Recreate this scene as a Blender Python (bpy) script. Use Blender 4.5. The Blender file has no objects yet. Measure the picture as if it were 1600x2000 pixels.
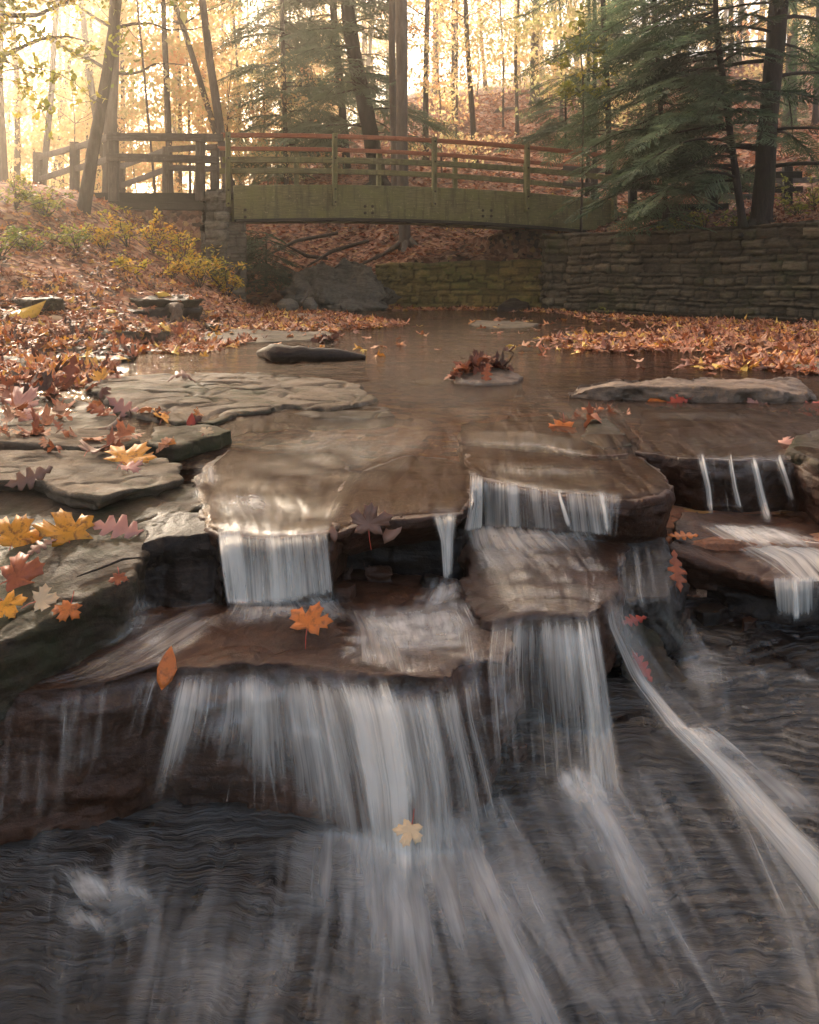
import bpy, bmesh, math, random
import numpy as np
from mathutils import Vector, Matrix
from mathutils.bvhtree import BVHTree
R = math.radians
S = bpy.context.scene
COL = S.collection
rng = np.random.default_rng(7)
random.seed(7)

# ------------------------------------------------------------------ camera, sky, sun, exposure
F, CX, HY = 1700.0, 800.0, 540.0          # lens in pixels of the 1600x2000 photograph, horizon row
cam = bpy.data.objects.new('camera', bpy.data.cameras.new('camera'))
COL.objects.link(cam); S.camera = cam
cam.location = (0, 0, 0); cam.rotation_euler = (R(90), 0, 0)
cam.data.sensor_fit = 'VERTICAL'; cam.data.sensor_height = 36.0
cam.data.lens = 36.0 * F / 2000.0
cam.data.shift_y = -(1000 - HY) / 2000.0
cam.data.clip_start = 0.05; cam.data.clip_end = 600
SUN_EL, SUN_AZ = 28.0, -26.0              # azimuth from +Y (away from camera), negative = left
w = bpy.data.worlds.new("World"); S.world = w; w.use_nodes = True
nt = w.node_tree
sky = nt.nodes.new('ShaderNodeTexSky'); sky.sky_type = 'NISHITA'; sky.sun_disc = False
sky.sun_elevation = R(SUN_EL); sky.sun_rotation = R(SUN_AZ)
sky.dust_density = 6.0; sky.air_density = 1.0; sky.ozone_density = 1.0
bgn = nt.nodes['Background']; bgn.inputs['Strength'].default_value = 0.15
tint = nt.nodes.new('ShaderNodeMix'); tint.data_type = 'RGBA'; tint.blend_type = 'MULTIPLY'; tint.inputs[0].default_value = 1.0
tint.inputs[7].default_value = (1.0, .93, .85, 1)        # a hazy, golden autumn sky
nt.links.new(sky.outputs[0], tint.inputs[6]); nt.links.new(tint.outputs[2], bgn.inputs['Color'])
sun = bpy.data.objects.new('sun', bpy.data.lights.new('sun', 'SUN')); COL.objects.link(sun)
sun.data.energy = 4.6; sun.data.angle = R(3.0); sun.data.color = (1.0, 0.86, 0.68)
_sd = Vector((math.sin(R(SUN_AZ)) * math.cos(R(SUN_EL)), math.cos(R(SUN_AZ)) * math.cos(R(SUN_EL)), math.sin(R(SUN_EL))))
sun.rotation_euler = _sd.to_track_quat('Z', 'Y').to_euler(); sun.location = _sd * 60
S.view_settings.view_transform = 'Standard'; S.view_settings.look = 'None'
S.view_settings.gamma = 1.0; S.view_settings.exposure = 1.95
S.render.engine = 'CYCLES'
cy = S.cycles
cy.use_denoising = True
cy.max_bounces = 5; cy.diffuse_bounces = 3; cy.glossy_bounces = 2; cy.transmission_bounces = 3
cy.transparent_max_bounces = 40; cy.volume_bounces = 0; cy.caustics_reflective = False; cy.caustics_refractive = False
cy.use_adaptive_sampling = True; cy.adaptive_threshold = 0.02
cy.sample_clamp_indirect = 4.0

# ------------------------------------------------------------------ helpers
def tag(o, label=None, cat=None, group=None, kind=None):
    for k, v in (('label', label), ('category', cat), ('group', group), ('kind', kind)):
        if v: o[k] = v
    return o
def empty(name, loc=(0, 0, 0)):
    o = bpy.data.objects.new(name, None); COL.objects.link(o); o.location = loc
    o.empty_display_size = .2
    return o
def fbx(n):  # float array
    return np.asarray(n, dtype=np.float64)
def mk(name, V, faces, mat, parent=None, smooth=False, uv=None, attrs=None, loc=None, matidx=None):
    """one mesh object from arrays; faces: (n,k) array or list of tuples; uv per vertex"""
    V = fbx(V)
    me = bpy.data.meshes.new(name)
    if isinstance(faces, np.ndarray):
        n, k = faces.shape
        me.vertices.add(len(V)); me.vertices.foreach_set('co', V.astype(np.float32).ravel())
        me.loops.add(n * k); me.loops.foreach_set('vertex_index', faces.astype(np.int32).ravel())
        me.polygons.add(n)
        me.polygons.foreach_set('loop_start', np.arange(0, n * k, k, dtype=np.int32))
        me.polygons.foreach_set('loop_total', np.full(n, k, dtype=np.int32))
        me.update(calc_edges=True)
        me.validate()
    else:
        me.from_pydata([tuple(v) for v in V], [], [tuple(f) for f in faces]); me.update()
    if smooth: me.polygons.foreach_set('use_smooth', np.ones(len(me.polygons), dtype=bool))
    li = np.zeros(len(me.loops), dtype=np.int32); me.loops.foreach_get('vertex_index', li)
    if uv is not None:
        l = me.uv_layers.new(name='UVMap'); l.data.foreach_set('uv', fbx(uv)[li].astype(np.float32).ravel())
    for an, av in (attrs or {}).items():
        a = me.attributes.new(an, 'FLOAT', 'POINT'); a.data.foreach_set('value', fbx(av).astype(np.float32))
    if mat: me.materials.append(mat)
    o = bpy.data.objects.new(name, me); COL.objects.link(o)
    if parent: o.parent = parent
    if loc is not None: o.location = loc
    return o
def _h(ix, iy, iz, s):
    n = (ix * 374761393 + iy * 668265263 + iz * 2147483647 + s * 1274126177) & 0xffffffff
    n = ((n ^ (n >> 13)) * 1274126177) & 0xffffffff
    n = n ^ (n >> 16)
    return (n & 0xffffff) / float(0xffffff)
def vn(P, seed=0):
    """value noise 0..1 at points P (n,3)"""
    P = fbx(P); i = np.floor(P).astype(np.int64); f = P - i; f = f * f * (3 - 2 * f)
    r = 0
    for dx in (0, 1):
        for dy in (0, 1):
            for dz in (0, 1):
                wgt = (f[:, 0] if dx else 1 - f[:, 0]) * (f[:, 1] if dy else 1 - f[:, 1]) * (f[:, 2] if dz else 1 - f[:, 2])
                r = r + wgt * _h(i[:, 0] + dx, i[:, 1] + dy, i[:, 2] + dz, seed)
    return r
def fbm(P, seed=0, oct=4, gain=.5):
    P = fbx(P); a = 1; t = 0; r = 0
    for o in range(oct):
        r = r + a * (vn(P * 2 ** o + 17.3 * o, seed + o) - .5); t += a; a *= gain
    return r / t * 2          # about -1..1
def sstep(a, b, x):
    t = np.clip((fbx(x) - a) / (b - a), 0, 1); return t * t * (3 - 2 * t)
def pix(px, py, d):           # a point of the photograph on the level d metres below the camera
    Y = d * F / (py - HY); return np.array([(px - CX) * Y / F, Y, -d])
def at(px, py, Y):            # a point of the photograph at distance Y
    return np.array([(px - CX) * Y / F, Y, (HY - py) * Y / F])

class Geo:                    # collects pieces that become ONE mesh
    def __init__(s): s.v = []; s.f = []; s.uv = []; s.n = 0
    def add(s, V, Fs, UV=None):
        s.v.append(fbx(V)); s.f += [tuple(int(i) + s.n for i in f) for f in Fs]
        s.uv.append(fbx(UV) if UV is not None else np.zeros((len(V), 2))); s.n += len(V)
    def beam(s, p0, p1, wd, ht, up=(0, 0, 1), bev=.006, rag=0.0):
        """bevelled timber from p0 to p1; wd across, ht along up; UV u runs along the grain"""
        p0 = fbx(p0); p1 = fbx(p1); d = p1 - p0; L = np.linalg.norm(d); d /= L
        up = fbx(up); side = np.cross(d, up); side /= np.linalg.norm(side); up = np.cross(side, d)
        a, b = wd / 2, ht / 2; c = min(bev, a * .6, b * .6)
        prof = [(-a, -b + c), (-a + c, -b), (a - c, -b), (a, -b + c), (a, b - c), (a - c, b), (-a + c, b), (-a, b - c)]
        n = max(2, int(L / .35) + 1); V = []; UV = []; Fs = []
        ou, ov = random.random() * 40, random.random() * 40
        for k in range(n + 1):
            t = k / n; j = (0, 0) if rag == 0 else (random.uniform(-rag, rag), random.uniform(-rag, rag))
            e = 1.0 if 0 < k < n else 1.0
            for q, (x, y) in enumerate(prof):
                V.append(p0 + d * L * t + side * (x * e + j[0]) + up * (y * e + j[1])); UV.append((ou + L * t, ov + q * .06))
        for k in range(n):
            for q in range(8):
                a0 = k * 8 + q; b0 = k * 8 + (q + 1) % 8
                Fs.append((a0, b0, b0 + 8, a0 + 8))
        Fs.append(tuple(range(7, -1, -1))); Fs.append(tuple(range(n * 8, n * 8 + 8)))
        s.add(V, Fs, UV)
    def tube(s, pts, rad, seg=8, seed=0, rough=0.0, cap=True):
        pts = fbx(pts); n = len(pts); V = []; UV = []; Fs = []
        T = np.gradient(pts, axis=0); L = 0; ref = np.array([0.31, 0.17, 0.93])
        ou = random.random() * 30
        for k in range(n):
            t = T[k] / (np.linalg.norm(T[k]) + 1e-9)
            r0 = ref if abs(t @ ref) < .9 else np.array([1., 0, 0])
            a = np.cross(t, r0); a /= np.linalg.norm(a); b = np.cross(t, a)
            if k: L += np.linalg.norm(pts[k] - pts[k - 1])
            for q in range(seg):
                an = 2 * math.pi * q / seg; V.append(pts[k] + (a * math.cos(an) + b * math.sin(an)) * rad[k]); UV.append((ou + L, q / seg))
        V = fbx(V)
        if rough:
            c = np.repeat(pts, seg, axis=0); dd = V - c
            V = c + dd * (1 + rough * fbm(V * np.array([7, 7, 2.2]) + seed, seed, 3))[:, None]
        for k in range(n - 1):
            for q in range(seg):
                a0 = k * seg + q; b0 = k * seg + (q + 1) % seg; Fs.append((a0, b0, b0 + seg, a0 + seg))
        if cap: Fs.append(tuple(range((n - 1) * seg, n * seg))); Fs.append(tuple(range(seg - 1, -1, -1)))
        s.add(V, Fs, UV)
    def build(s, name, mat, parent=None, smooth=False, loc=None):
        V = np.concatenate(s.v)
        return mk(name, V, s.f, mat, parent, smooth, uv=np.concatenate(s.uv), loc=loc)

# ------------------------------------------------------------------ materials
class NT:
    def __init__(s, name):
        s.m = bpy.data.materials.new(name); s.m.use_nodes = True; s.t = s.m.node_tree; s.t.nodes.clear()
        s.out = s.t.nodes.new('ShaderNodeOutputMaterial')
    def n(s, ty, props=None, **inp):
        nd = s.t.nodes.new(ty)
        for k, v in (props or {}).items(): setattr(nd, k, v)
        for k, v in inp.items():
            key = int(k[1:]) if k[0] == '_' else k.replace('_', ' ')
            s.set(nd, key, v)
        return nd
    def set(s, nd, key, v):
        i = nd.inputs[key]
        if isinstance(v, bpy.types.NodeSocket): s.t.links.new(v, i)
        elif isinstance(v, bpy.types.Node): s.t.links.new(v.outputs[0], i)
        else: i.default_value = v
    def noise(s, vec, scale, det=4, rough=.55, dist=0.0):
        return s.n('ShaderNodeTexNoise', None, Vector=vec, Scale=scale, Detail=det, Roughness=rough, Distortion=dist).outputs[0]
    def ramp(s, fac, stops, mode='LINEAR'):
        r = s.n('ShaderNodeValToRGB', None, Fac=fac); e = r.color_ramp; e.interpolation = mode
        while len(e.elements) < len(stops): e.elements.new(.5)
        for k, (p, c) in enumerate(stops):
            e.elements[k].position = p; e.elements[k].color = tuple(c) + (1,) if len(c) == 3 else c
        return r.outputs[0]
    def mix(s, fac, a, b, blend='MIX'):
        nd = s.t.nodes.new('ShaderNodeMix'); nd.data_type = 'RGBA'; nd.blend_type = blend
        for idx, v in ((0, fac), (6, a), (7, b)):
            if isinstance(v, (tuple, list)) and len(v) == 3: v = tuple(v) + (1,)
            s.set(nd, idx, v)
        return nd.outputs[2]
    def math(s, op, a, b=0.0, clamp=False):
        nd = s.n('ShaderNodeMath', {'operation': op, 'use_clamp': clamp}); s.set(nd, 0, a); s.set(nd, 1, b); return nd.outputs[0]
    def mapv(s, vec, scale, loc=(0, 0, 0), rot=(0, 0, 0)):
        return s.n('ShaderNodeMapping', None, Vector=vec, Scale=scale, Location=loc, Rotation=rot).outputs[0]
    def bump(s, h, strength, dist=.01, normal=None):
        b = s.n('ShaderNodeBump', None, Height=h, Strength=strength, Distance=dist)
        if normal is not None: s.set(b, 'Normal', normal)
        return b.outputs[0]
    def end(s, sh, vol=None):
        if sh is not None: s.t.links.new(sh if isinstance(sh, bpy.types.NodeSocket) else sh.outputs[0], s.out.inputs[0])
        return s.m
    def geo(s): return s.n('ShaderNodeNewGeometry').outputs['Position']
    def attr(s, name): return s.n('ShaderNodeAttribute', {'attribute_name': name}).outputs['Fac']

def rock_mat(name, cols, moss=None, rough=.8, wetrough=None, sc=1.0, bump=.5, strata=False, moss_amt=.5, spec=.4, cells=False):
    t = NT(name); P = t.geo()
    nA = t.noise(P, 3.2 * sc, 6, .6); nB = t.noise(P, 22 * sc, 5, .65)
    c = t.ramp(t.math('ADD', t.math('MULTIPLY', nA, .6), t.math('MULTIPLY', nB, .4)), [(.3 + .13 * k, cc) for k, cc in enumerate(cols)])
    speck = t.noise(P, 120 * sc, 3, .7)
    c = t.mix(t.ramp(speck, [(.45, (0, 0, 0)), (.75, (.6, .6, .6))]), c, t.mix(.5, c, (cols[-1][0] * 1.3, cols[-1][1] * 1.3, cols[-1][2] * 1.3)))
    zs = t.mapv(P, (2.6, 2.6, 17)) if not strata else t.mapv(P, (4, 4, 70))
    lay = t.noise(zs, 1.6, 6, .65, .9)
    c = t.mix(t.ramp(lay, [(.38, (.75, .75, .75)), (.5, (0, 0, 0))]), c, t.mix(.6, c, (cols[0][0] * .5, cols[0][1] * .5, cols[0][2] * .5)))
    if moss:
        mm = t.ramp(t.math('ADD', t.math('MULTIPLY', t.noise(P, 1.7 * sc, 4, .6), .6), t.math('MULTIPLY', t.noise(P, 14 * sc, 4, .7), .4)), [(1 - moss_amt - .07, (0, 0, 0)), (1 - moss_amt + .1, (1, 1, 1))])
        c = t.mix(mm, c, moss)
    if cells: c = t.mix(1.0, c, t.ramp(t.attr('rnd'), [(0, (.4, .38, .35)), (.06, (.65, .62, .6)), (.5, (1, .97, .92)), (1, (1.4, 1.35, 1.25))]), 'MULTIPLY')
    hb = t.math('ADD', t.math('MULTIPLY', lay, .7), t.math('MULTIPLY', nB, .8))
    vc = t.n('ShaderNodeTexVoronoi', {'feature': 'F1'}, Vector=t.mapv(t.mix(.04, P, t.n('ShaderNodeTexNoise', None, Vector=P, Scale=11.0).outputs[1]), (9 * sc, 9 * sc, 30 * sc)), Scale=1.0)
    chip = t.math('ADD', t.n('ShaderNodeSeparateColor', None, Color=vc.outputs['Color']).outputs[0], t.math('MULTIPLY', vc.outputs['Distance'], .5))
    nrm = t.bump(t.noise(P, 140 * sc, 4, .7), bump * .6, .005, t.bump(chip, bump * .55, .012, t.bump(hb, bump, .024)))
    rr = rough
    if wetrough is not None:
        rr = t.math('ADD', wetrough, t.math('MULTIPLY', t.ramp(t.noise(P, 6, 4, .6), [(.35, (0, 0, 0)), (.65, (1, 1, 1))]), rough - wetrough))
    b = t.n('ShaderNodeBsdfPrincipled', None, Base_Color=c, Roughness=rr, Normal=nrm)
    b.inputs['Specular IOR Level'].default_value = spec
    return t.end(b)
M = {}
M['dry'] = rock_mat('dry_sandstone', [(.05, .036, .024), (.095, .07, .047), (.15, .112, .077), (.20, .155, .11)], moss=(.055, .058, .024), moss_amt=.42, rough=.9, wetrough=.62, spec=.25)
M['tan'] = rock_mat('tan_stone', [(.07, .045, .03), (.13, .085, .056), (.2, .135, .092), (.27, .19, .135)], rough=.8, wetrough=.4)
M['damp'] = rock_mat('damp_stone', [(.018, .011, .007), (.036, .023, .014), (.06, .04, .025), (.085, .06, .038)], moss=(.036, .038, .016), moss_amt=.45, rough=.85, wetrough=.5, spec=.22)
M['wet'] = rock_mat('wet_brown_rock', [(.018, .008, .005), (.037, .016, .009), (.064, .027, .015), (.098, .043, .024)], moss=(.03, .024, .01), moss_amt=.3, rough=.6, wetrough=.32, spec=.28)
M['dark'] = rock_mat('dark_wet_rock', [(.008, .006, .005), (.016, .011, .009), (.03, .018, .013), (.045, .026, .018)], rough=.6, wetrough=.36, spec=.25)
t = NT('wet_shale_bed'); P = t.geo()     # thin beds: grey silted treads and dark brown broken edges
wp = t.n('ShaderNodeVectorMath', {'operation': 'ADD'}, _0=P, _1=t.n('ShaderNodeVectorMath', {'operation': 'SCALE'}, _0=t.n('ShaderNodeTexNoise', None, Vector=P, Scale=7.0, Detail=4.0).outputs[1], Scale=.03).outputs[0]).outputs[0]
lay = t.noise(t.mapv(wp, (2.2, 2.2, 62)), 1.5, 5, .62, .3); lay2 = t.noise(t.mapv(wp, (5, 5, 190)), 1.2, 4, .6, .2)
big = t.noise(P, 2.3, 4, .6); pat = t.math('ADD', lay, t.math('MULTIPLY', t.math('SUBTRACT', big, .5), .35))
c = t.ramp(pat, [(.36, (.008, .005, .004)), (.45, (.022, .015, .012)), (.52, (.032, .027, .025)), (.62, (.052, .048, .047)), (.8, (.068, .064, .063))])
c = t.mix(t.ramp(lay2, [(.40, (.85, .85, .85)), (.48, (0, 0, 0))]), c, (.012, .007, .005))
bmp = t.bump(lay2, .5, .006, t.bump(lay, .9, .02)); bmp = t.bump(t.noise(P, 90, 4, .7), .25, .004, bmp)
b = t.n('ShaderNodeBsdfPrincipled', None, Base_Color=c, Roughness=t.ramp(t.noise(P, 9, 3), [(.3, (.2, .2, .2)), (.7, (.5, .5, .5))]), Normal=bmp); b.inputs['Specular IOR Level'].default_value = .6
M['shale'] = t.end(b)
M['wallstone'] = rock_mat('wall_stone', [(.045, .034, .022), (.095, .074, .05), (.15, .12, .082), (.21, .17, .12)], moss=(.075, .08, .028), moss_amt=.42, rough=.92, sc=.7, bump=.8, cells=True)
M['mossy'] = rock_mat('mossy_stone', [(.09, .07, .03), (.2, .155, .06), (.32, .22, .08), (.36, .28, .13)], moss=(.15, .155, .04), moss_amt=.45, rough=.95, sc=.7, bump=.9, cells=True)
M['pale_stone'] = rock_mat('pale_block_stone', [(.09, .08, .065), (.14, .125, .1), (.2, .18, .15), (.25, .23, .19)], moss=(.05, .05, .02), moss_amt=.45, rough=.9, sc=.8, bump=.9, cells=True)
M['grey_boulder'] = rock_mat('grey_rugged_stone', [(.05, .043, .034), (.11, .095, .075), (.17, .15, .12), (.22, .19, .15)], moss=(.05, .05, .02), moss_amt=.35, rough=.95, sc=.8, bump=1.0)

def wood(name, cols, moss=None, moss_amt=.45, rough=.75, bump=.5):
    t = NT(name); U = t.n('ShaderNodeUVMap').outputs[0]; P = t.geo()
    g = t.noise(t.mapv(U, (1.3, 26, 1)), 3.0, 5, .6, .6)
    c = t.ramp(g, [(.28, cols[0]), (.45, cols[1]), (.6, cols[2]), (.75, cols[3])])
    big = t.noise(P, 1.6, 4, .6)
    c = t.mix(t.ramp(big, [(.4, (.55, .55, .55)), (.65, (0, 0, 0))]), c, cols[0])
    if moss:
        c = t.mix(t.ramp(t.math('ADD', t.math('MULTIPLY', t.noise(P, 2.6, 4, .6), .6), t.math('MULTIPLY', g, .4)), [(1 - moss_amt - .08, (0, 0, 0)), (1 - moss_amt + .12, (.9, .9, .9))]), c, moss)
    c = t.mix(t.ramp(t.noise(P, 60, 3, .7), [(.55, (0, 0, 0)), (.8, (.5, .5, .5))]), c, cols[0])
    st_ = t.noise(t.mapv(P, (9, 9, 1.2)), 1.0, 4, .6)
    c = t.mix(t.ramp(st_, [(.52, (0, 0, 0)), (.66, (.7, .7, .7))]), c, cols[0]); c = t.mix(t.ramp(t.noise(P, 17, 5, .7), [(.60, (0, 0, 0)), (.68, (.6, .6, .6))]), c, tuple(min(1, x * 1.25) for x in cols[3]))
    b = t.n('ShaderNodeBsdfPrincipled', None, Base_Color=c, Roughness=rough, Normal=t.bump(g, bump * 1.4, .02))
    return t.end(b)
M['wgreen'] = wood('mossy_timber', [(.085, .072, .032), (.20, .18, .08), (.33, .30, .14), (.45, .39, .23)], moss=(.20, .20, .06), moss_amt=.5)
M['wgrey'] = wood('weathered_grey_timber', [(.06, .048, .037), (.12, .10, .08), (.19, .16, .13), (.26, .225, .185)], moss=(.06, .07, .03), moss_amt=.36)
M['worange'] = wood('orange_stained_timber', [(.26, .075, .03), (.42, .13, .055), (.54, .19, .085), (.62, .26, .13)], rough=.6)
M['wdark'] = wood('dark_timber', [(.012, .01, .007), (.022, .018, .012), (.035, .028, .02), (.05, .04, .03)], moss=(.03, .035, .012), moss_amt=.3)
t = NT('rusty_bolt'); M['bolt'] = t.end(t.n('ShaderNodeBsdfPrincipled', None, Base_Color=t.ramp(t.noise(t.geo(), 60), [(.3, (.02, .016, .013)), (.7, (.07, .045, .03))]), Roughness=.6, Metallic=.6))

def bark(name, cols, sc=1.0, moss=None):
    t = NT(name); P = t.geo()
    v = t.noise(t.mapv(P, (14 * sc, 14 * sc, 2.6 * sc)), 1.2, 6, .65, .5)
    c = t.ramp(v, [(.3, cols[0]), (.5, cols[1]), (.68, cols[2])])
    c = t.mix(t.ramp(t.noise(P, 1.2, 4), [(.42, (0, 0, 0)), (.7, (.6, .6, .6))]), c, cols[0])
    if moss: c = t.mix(t.ramp(t.noise(P, 2.2, 4), [(.48, (0, 0, 0)), (.62, (.7, .7, .7))]), c, moss)
    return t.end(t.n('ShaderNodeBsdfPrincipled', None, Base_Color=c, Roughness=.95, Normal=t.bump(v, 1.0, .03)))
M['bark'] = bark('grey_brown_bark', [(.045, .032, .024), (.085, .064, .05), (.13, .1, .08)])
M['barkp'] = bark('pale_smooth_bark', [(.10, .08, .062), (.16, .13, .1), (.22, .18, .145)], .7)
M['barkd'] = bark('dark_furrowed_bark', [(.018, .012, .009), (.04, .027, .02), (.07, .047, .036)], 1.2, moss=(.03, .035, .014))

def leafmat(name, stops, trans=.45, rough=.6, blotch=0.0):
    t = NT(name); P = t.geo()
    a = t.attr('rnd'); oi = t.n('ShaderNodeObjectInfo').outputs['Random']
    f = t.math('ADD', a, t.math('MULTIPLY', t.math('SUBTRACT', oi, .5), .22), True)
    c = t.ramp(f, stops)
    if blotch:
        c = t.mix(t.ramp(t.noise(P, 42, 4, .7), [(.52, (0, 0, 0)), (.66, (blotch, blotch, blotch))]), c, (.14, .04, .015))
    d = t.n('ShaderNodeBsdfPrincipled', None, Base_Color=c, Roughness=rough)
    tr = t.n('ShaderNodeBsdfTranslucent', None, Color=c)
    return t.end(t.n('ShaderNodeMixShader', None, Fac=trans, _1=d.outputs[0], _2=tr.outputs[0]))
M['lyellow'] = leafmat('yellow_leaves', [(0, (.60, .60, .28)), (.3, (.80, .68, .34)), (.6, (.88, .66, .34)), (.85, (.88, .52, .28)), (1, (.80, .38, .20))], .46)
M['lgold'] = leafmat('golden_shrub_leaves', [(0, (.45, .42, .06)), (.4, (.75, .52, .06)), (.75, (.85, .46, .06)), (1, (.75, .28, .05))], .45)
M['lgreeny'] = leafmat('green_yellow_leaves', [(0, (.14, .19, .035)), (.4, (.34, .34, .06)), (.75, (.5, .42, .07)), (1, (.6, .4, .06))], .45)
M['lorange'] = leafmat('orange_leaves', [(0, (.6, .36, .07)), (.5, (.66, .26, .05)), (1, (.5, .12, .035))], .5)
M['needle'] = leafmat('hemlock_needles', [(0, (.02, .04, .02)), (.5, (.06, .105, .052)), (1, (.18, .25, .14))], .42)
M['litter'] = leafmat('fallen_leaves', [(0, (.05, .026, .018)), (.15, (.13, .05, .033)), (.32, (.27, .09, .05)), (.5, (.46, .15, .06)), (.64, (.50, .22, .11)), (.78, (.58, .32, .20)), (.88, (.68, .25, .05)), (.95, (.74, .42, .08)), (1, (.82, .56, .12))], .2, blotch=.5)

t = NT('ground_litter'); P = t.geo()
vor = t.n('ShaderNodeTexVoronoi', {'feature': 'F1'}, Vector=t.mix(.06, P, t.n('ShaderNodeTexNoise', None, Vector=P, Scale=9.0).outputs[1]), Scale=11.0)
cv = t.n('ShaderNodeSeparateColor', None, Color=vor.outputs['Color'])
c = t.ramp(cv.outputs[0], [(0, (.09, .045, .03)), (.25, (.22, .09, .05)), (.45, (.36, .15, .08)), (.65, (.46, .22, .13)), (.85, (.54, .31, .2)), (1, (.62, .36, .12))])
c = t.mix(t.ramp(t.noise(P, .9, 5, .65), [(.45, (0, 0, 0)), (.68, (.75, .75, .75))]), c, (.045, .028, .018))
M['ground'] = t.end(t.n('ShaderNodeBsdfPrincipled', None, Base_Color=c, Roughness=.95, Normal=t.bump(t.math('ADD', vor.outputs['Distance'], t.noise(P, 30)), .8, .04)))

# slow stream: brown water over a stony bed; ripples only in the normal
t = NT('stream_water'); P = t.geo()
fl = t.attr('flow')
rip_far = t.noise(t.mapv(P, (2.2, 6.5, 1)), 2.6, 4, .6, .5)
rip_near = t.noise(t.mapv(P, (11.0, 1.5, 1), rot=(0, 0, .35)), 1.6, 4, .55, .5)
hgt = t.mix(fl, rip_far, rip_near)
fine = t.noise(t.mapv(P, (70, 4.5, 1), rot=(0, 0, .35)), 1.4, 4, .6, .5)
nrm = t.bump(hgt, .8, .03)
murk = t.ramp(t.noise(P, 1.8, 5, .6), [(.3, (.022, .011, .007)), (.7, (.05, .026, .017))])
df = t.n('ShaderNodeBsdfDiffuse', None, Color=murk)
tr = t.n('ShaderNodeBsdfTransparent', None, Color=(.62, .5, .38, 1))
silk = t.n('ShaderNodeBsdfDiffuse', None, Color=(.19, .14, .12, 1))
body = t.n('ShaderNodeMixShader', None, Fac=t.math('SUBTRACT', .62, t.math('MULTIPLY', fl, .32)), _1=tr.outputs[0], _2=df.outputs[0])
sk = t.math('MULTIPLY', t.ramp(t.math('ADD', t.math('MULTIPLY', rip_near, .55), t.math('MULTIPLY', fine, .45)), [(.42, (0, 0, 0)), (.7, (1, 1, 1))]), t.math('MULTIPLY', fl, .3))
body = t.n('ShaderNodeMixShader', None, Fac=sk, _1=body.outputs[0], _2=silk.outputs[0])
gl = t.n('ShaderNodeBsdfGlossy', None, Color=(1, .94, .9, 1), Roughness=t.math('ADD', .05, t.math('MULTIPLY', fl, .2)), Normal=nrm)
fr = t.n('ShaderNodeFresnel', None, IOR=1.33, Normal=nrm)
M['water'] = t.end(t.n('ShaderNodeMixShader', None, Fac=t.math('MULTIPLY', fr.outputs[0], t.math('SUBTRACT', .92, t.math('MULTIPLY', fl, .68)), True), _1=body.outputs[0], _2=gl.outputs[0]))

# falling water: silky white streaks running with the flow (u across, v along, in metres)
def fallmat(name, ucut=(.44, .68), col=(.99, .94, .87), film=.02, lo=.05, fs=1.0, vs=1.0, w2=.28):
    t = NT(name); U = t.n('ShaderNodeUVMap').outputs[0]
    dn = t.attr('dens')
    a1 = t.noise(t.mapv(U, (42 * fs, 1.5 * vs, 1)), 1.0, 3, .5, .35)
    a2 = t.noise(t.mapv(U, (150 * fs, 3.0 * vs, 1), loc=(3, 8, 0)), 1.0, 3, .6, .5)
    a3 = t.noise(t.mapv(U, (12 * fs, 2.4 * vs, 1), loc=(9, 1, 0)), 1.0, 3, .5, .6)
    s = t.math('ADD', t.math('MULTIPLY', a1, .42), t.math('ADD', t.math('MULTIPLY', a2, w2), t.math('MULTIPLY', a3, .58 - w2)))
    # denser water fills in between the streaks
    s2 = t.math('ADD', s, t.math('MULTIPLY', t.math('SUBTRACT', dn, .5), .42))
    patch = t.ramp(t.noise(t.mapv(U, (16, 2.6, 1), loc=(2, 5, 0)), 1.0, 4, .6, .8), [(.36, (.35, .35, .35)), (.58, (1, 1, 1))])
    al = t.math('MULTIPLY', t.ramp(s2, [(ucut[0], (lo, lo, lo)), ((ucut[0] + ucut[1]) / 2, (.42, .42, .42)), (ucut[1], (1, 1, 1))]), t.math('MULTIPLY', t.ramp(dn, [(0, (0, 0, 0)), (.5, (.75, .75, .75)), (1, (1, 1, 1))]), t.math('MULTIPLY', t.mix(dn, patch, (1, 1, 1)), .96)), True)
    nrm = t.bump(s, .6, .012)
    wh = t.n('ShaderNodeMixShader', None, Fac=.45, _1=t.n('ShaderNodeBsdfDiffuse', None, Color=col + (1,), Normal=nrm).outputs[0], _2=t.n('ShaderNodeBsdfTranslucent', None, Color=col + (1,)).outputs[0])
    base = t.n('ShaderNodeMixShader', None, Fac=t.math('MULTIPLY', film, t.ramp(dn, [(0, (0, 0, 0)), (.4, (1, 1, 1))])), _1=t.n('ShaderNodeBsdfTransparent', None, Color=(1, 1, 1, 1)).outputs[0], _2=t.n('ShaderNodeBsdfGlossy', None, Color=(.9, .95, 1, 1), Roughness=.22, Normal=nrm).outputs[0])
    return t.end(t.n('ShaderNodeMixShader', None, Fac=al, _1=base.outputs[0], _2=wh.outputs[0]))
M['fall'] = fallmat('falling_water')
M['silk'] = fallmat('sliding_water', (.46, .80), (.60, .53, .48), .08)

M['veil'] = fallmat('thin_sliding_water', (.42, .82), (.88, .86, .84), .0, .0, .62, 1.5, .16)
M['froth'] = fallmat('frothing_water', (.36, .78), (.95, .92, .88), .0, .0, .8, 9.0, .2)
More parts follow.
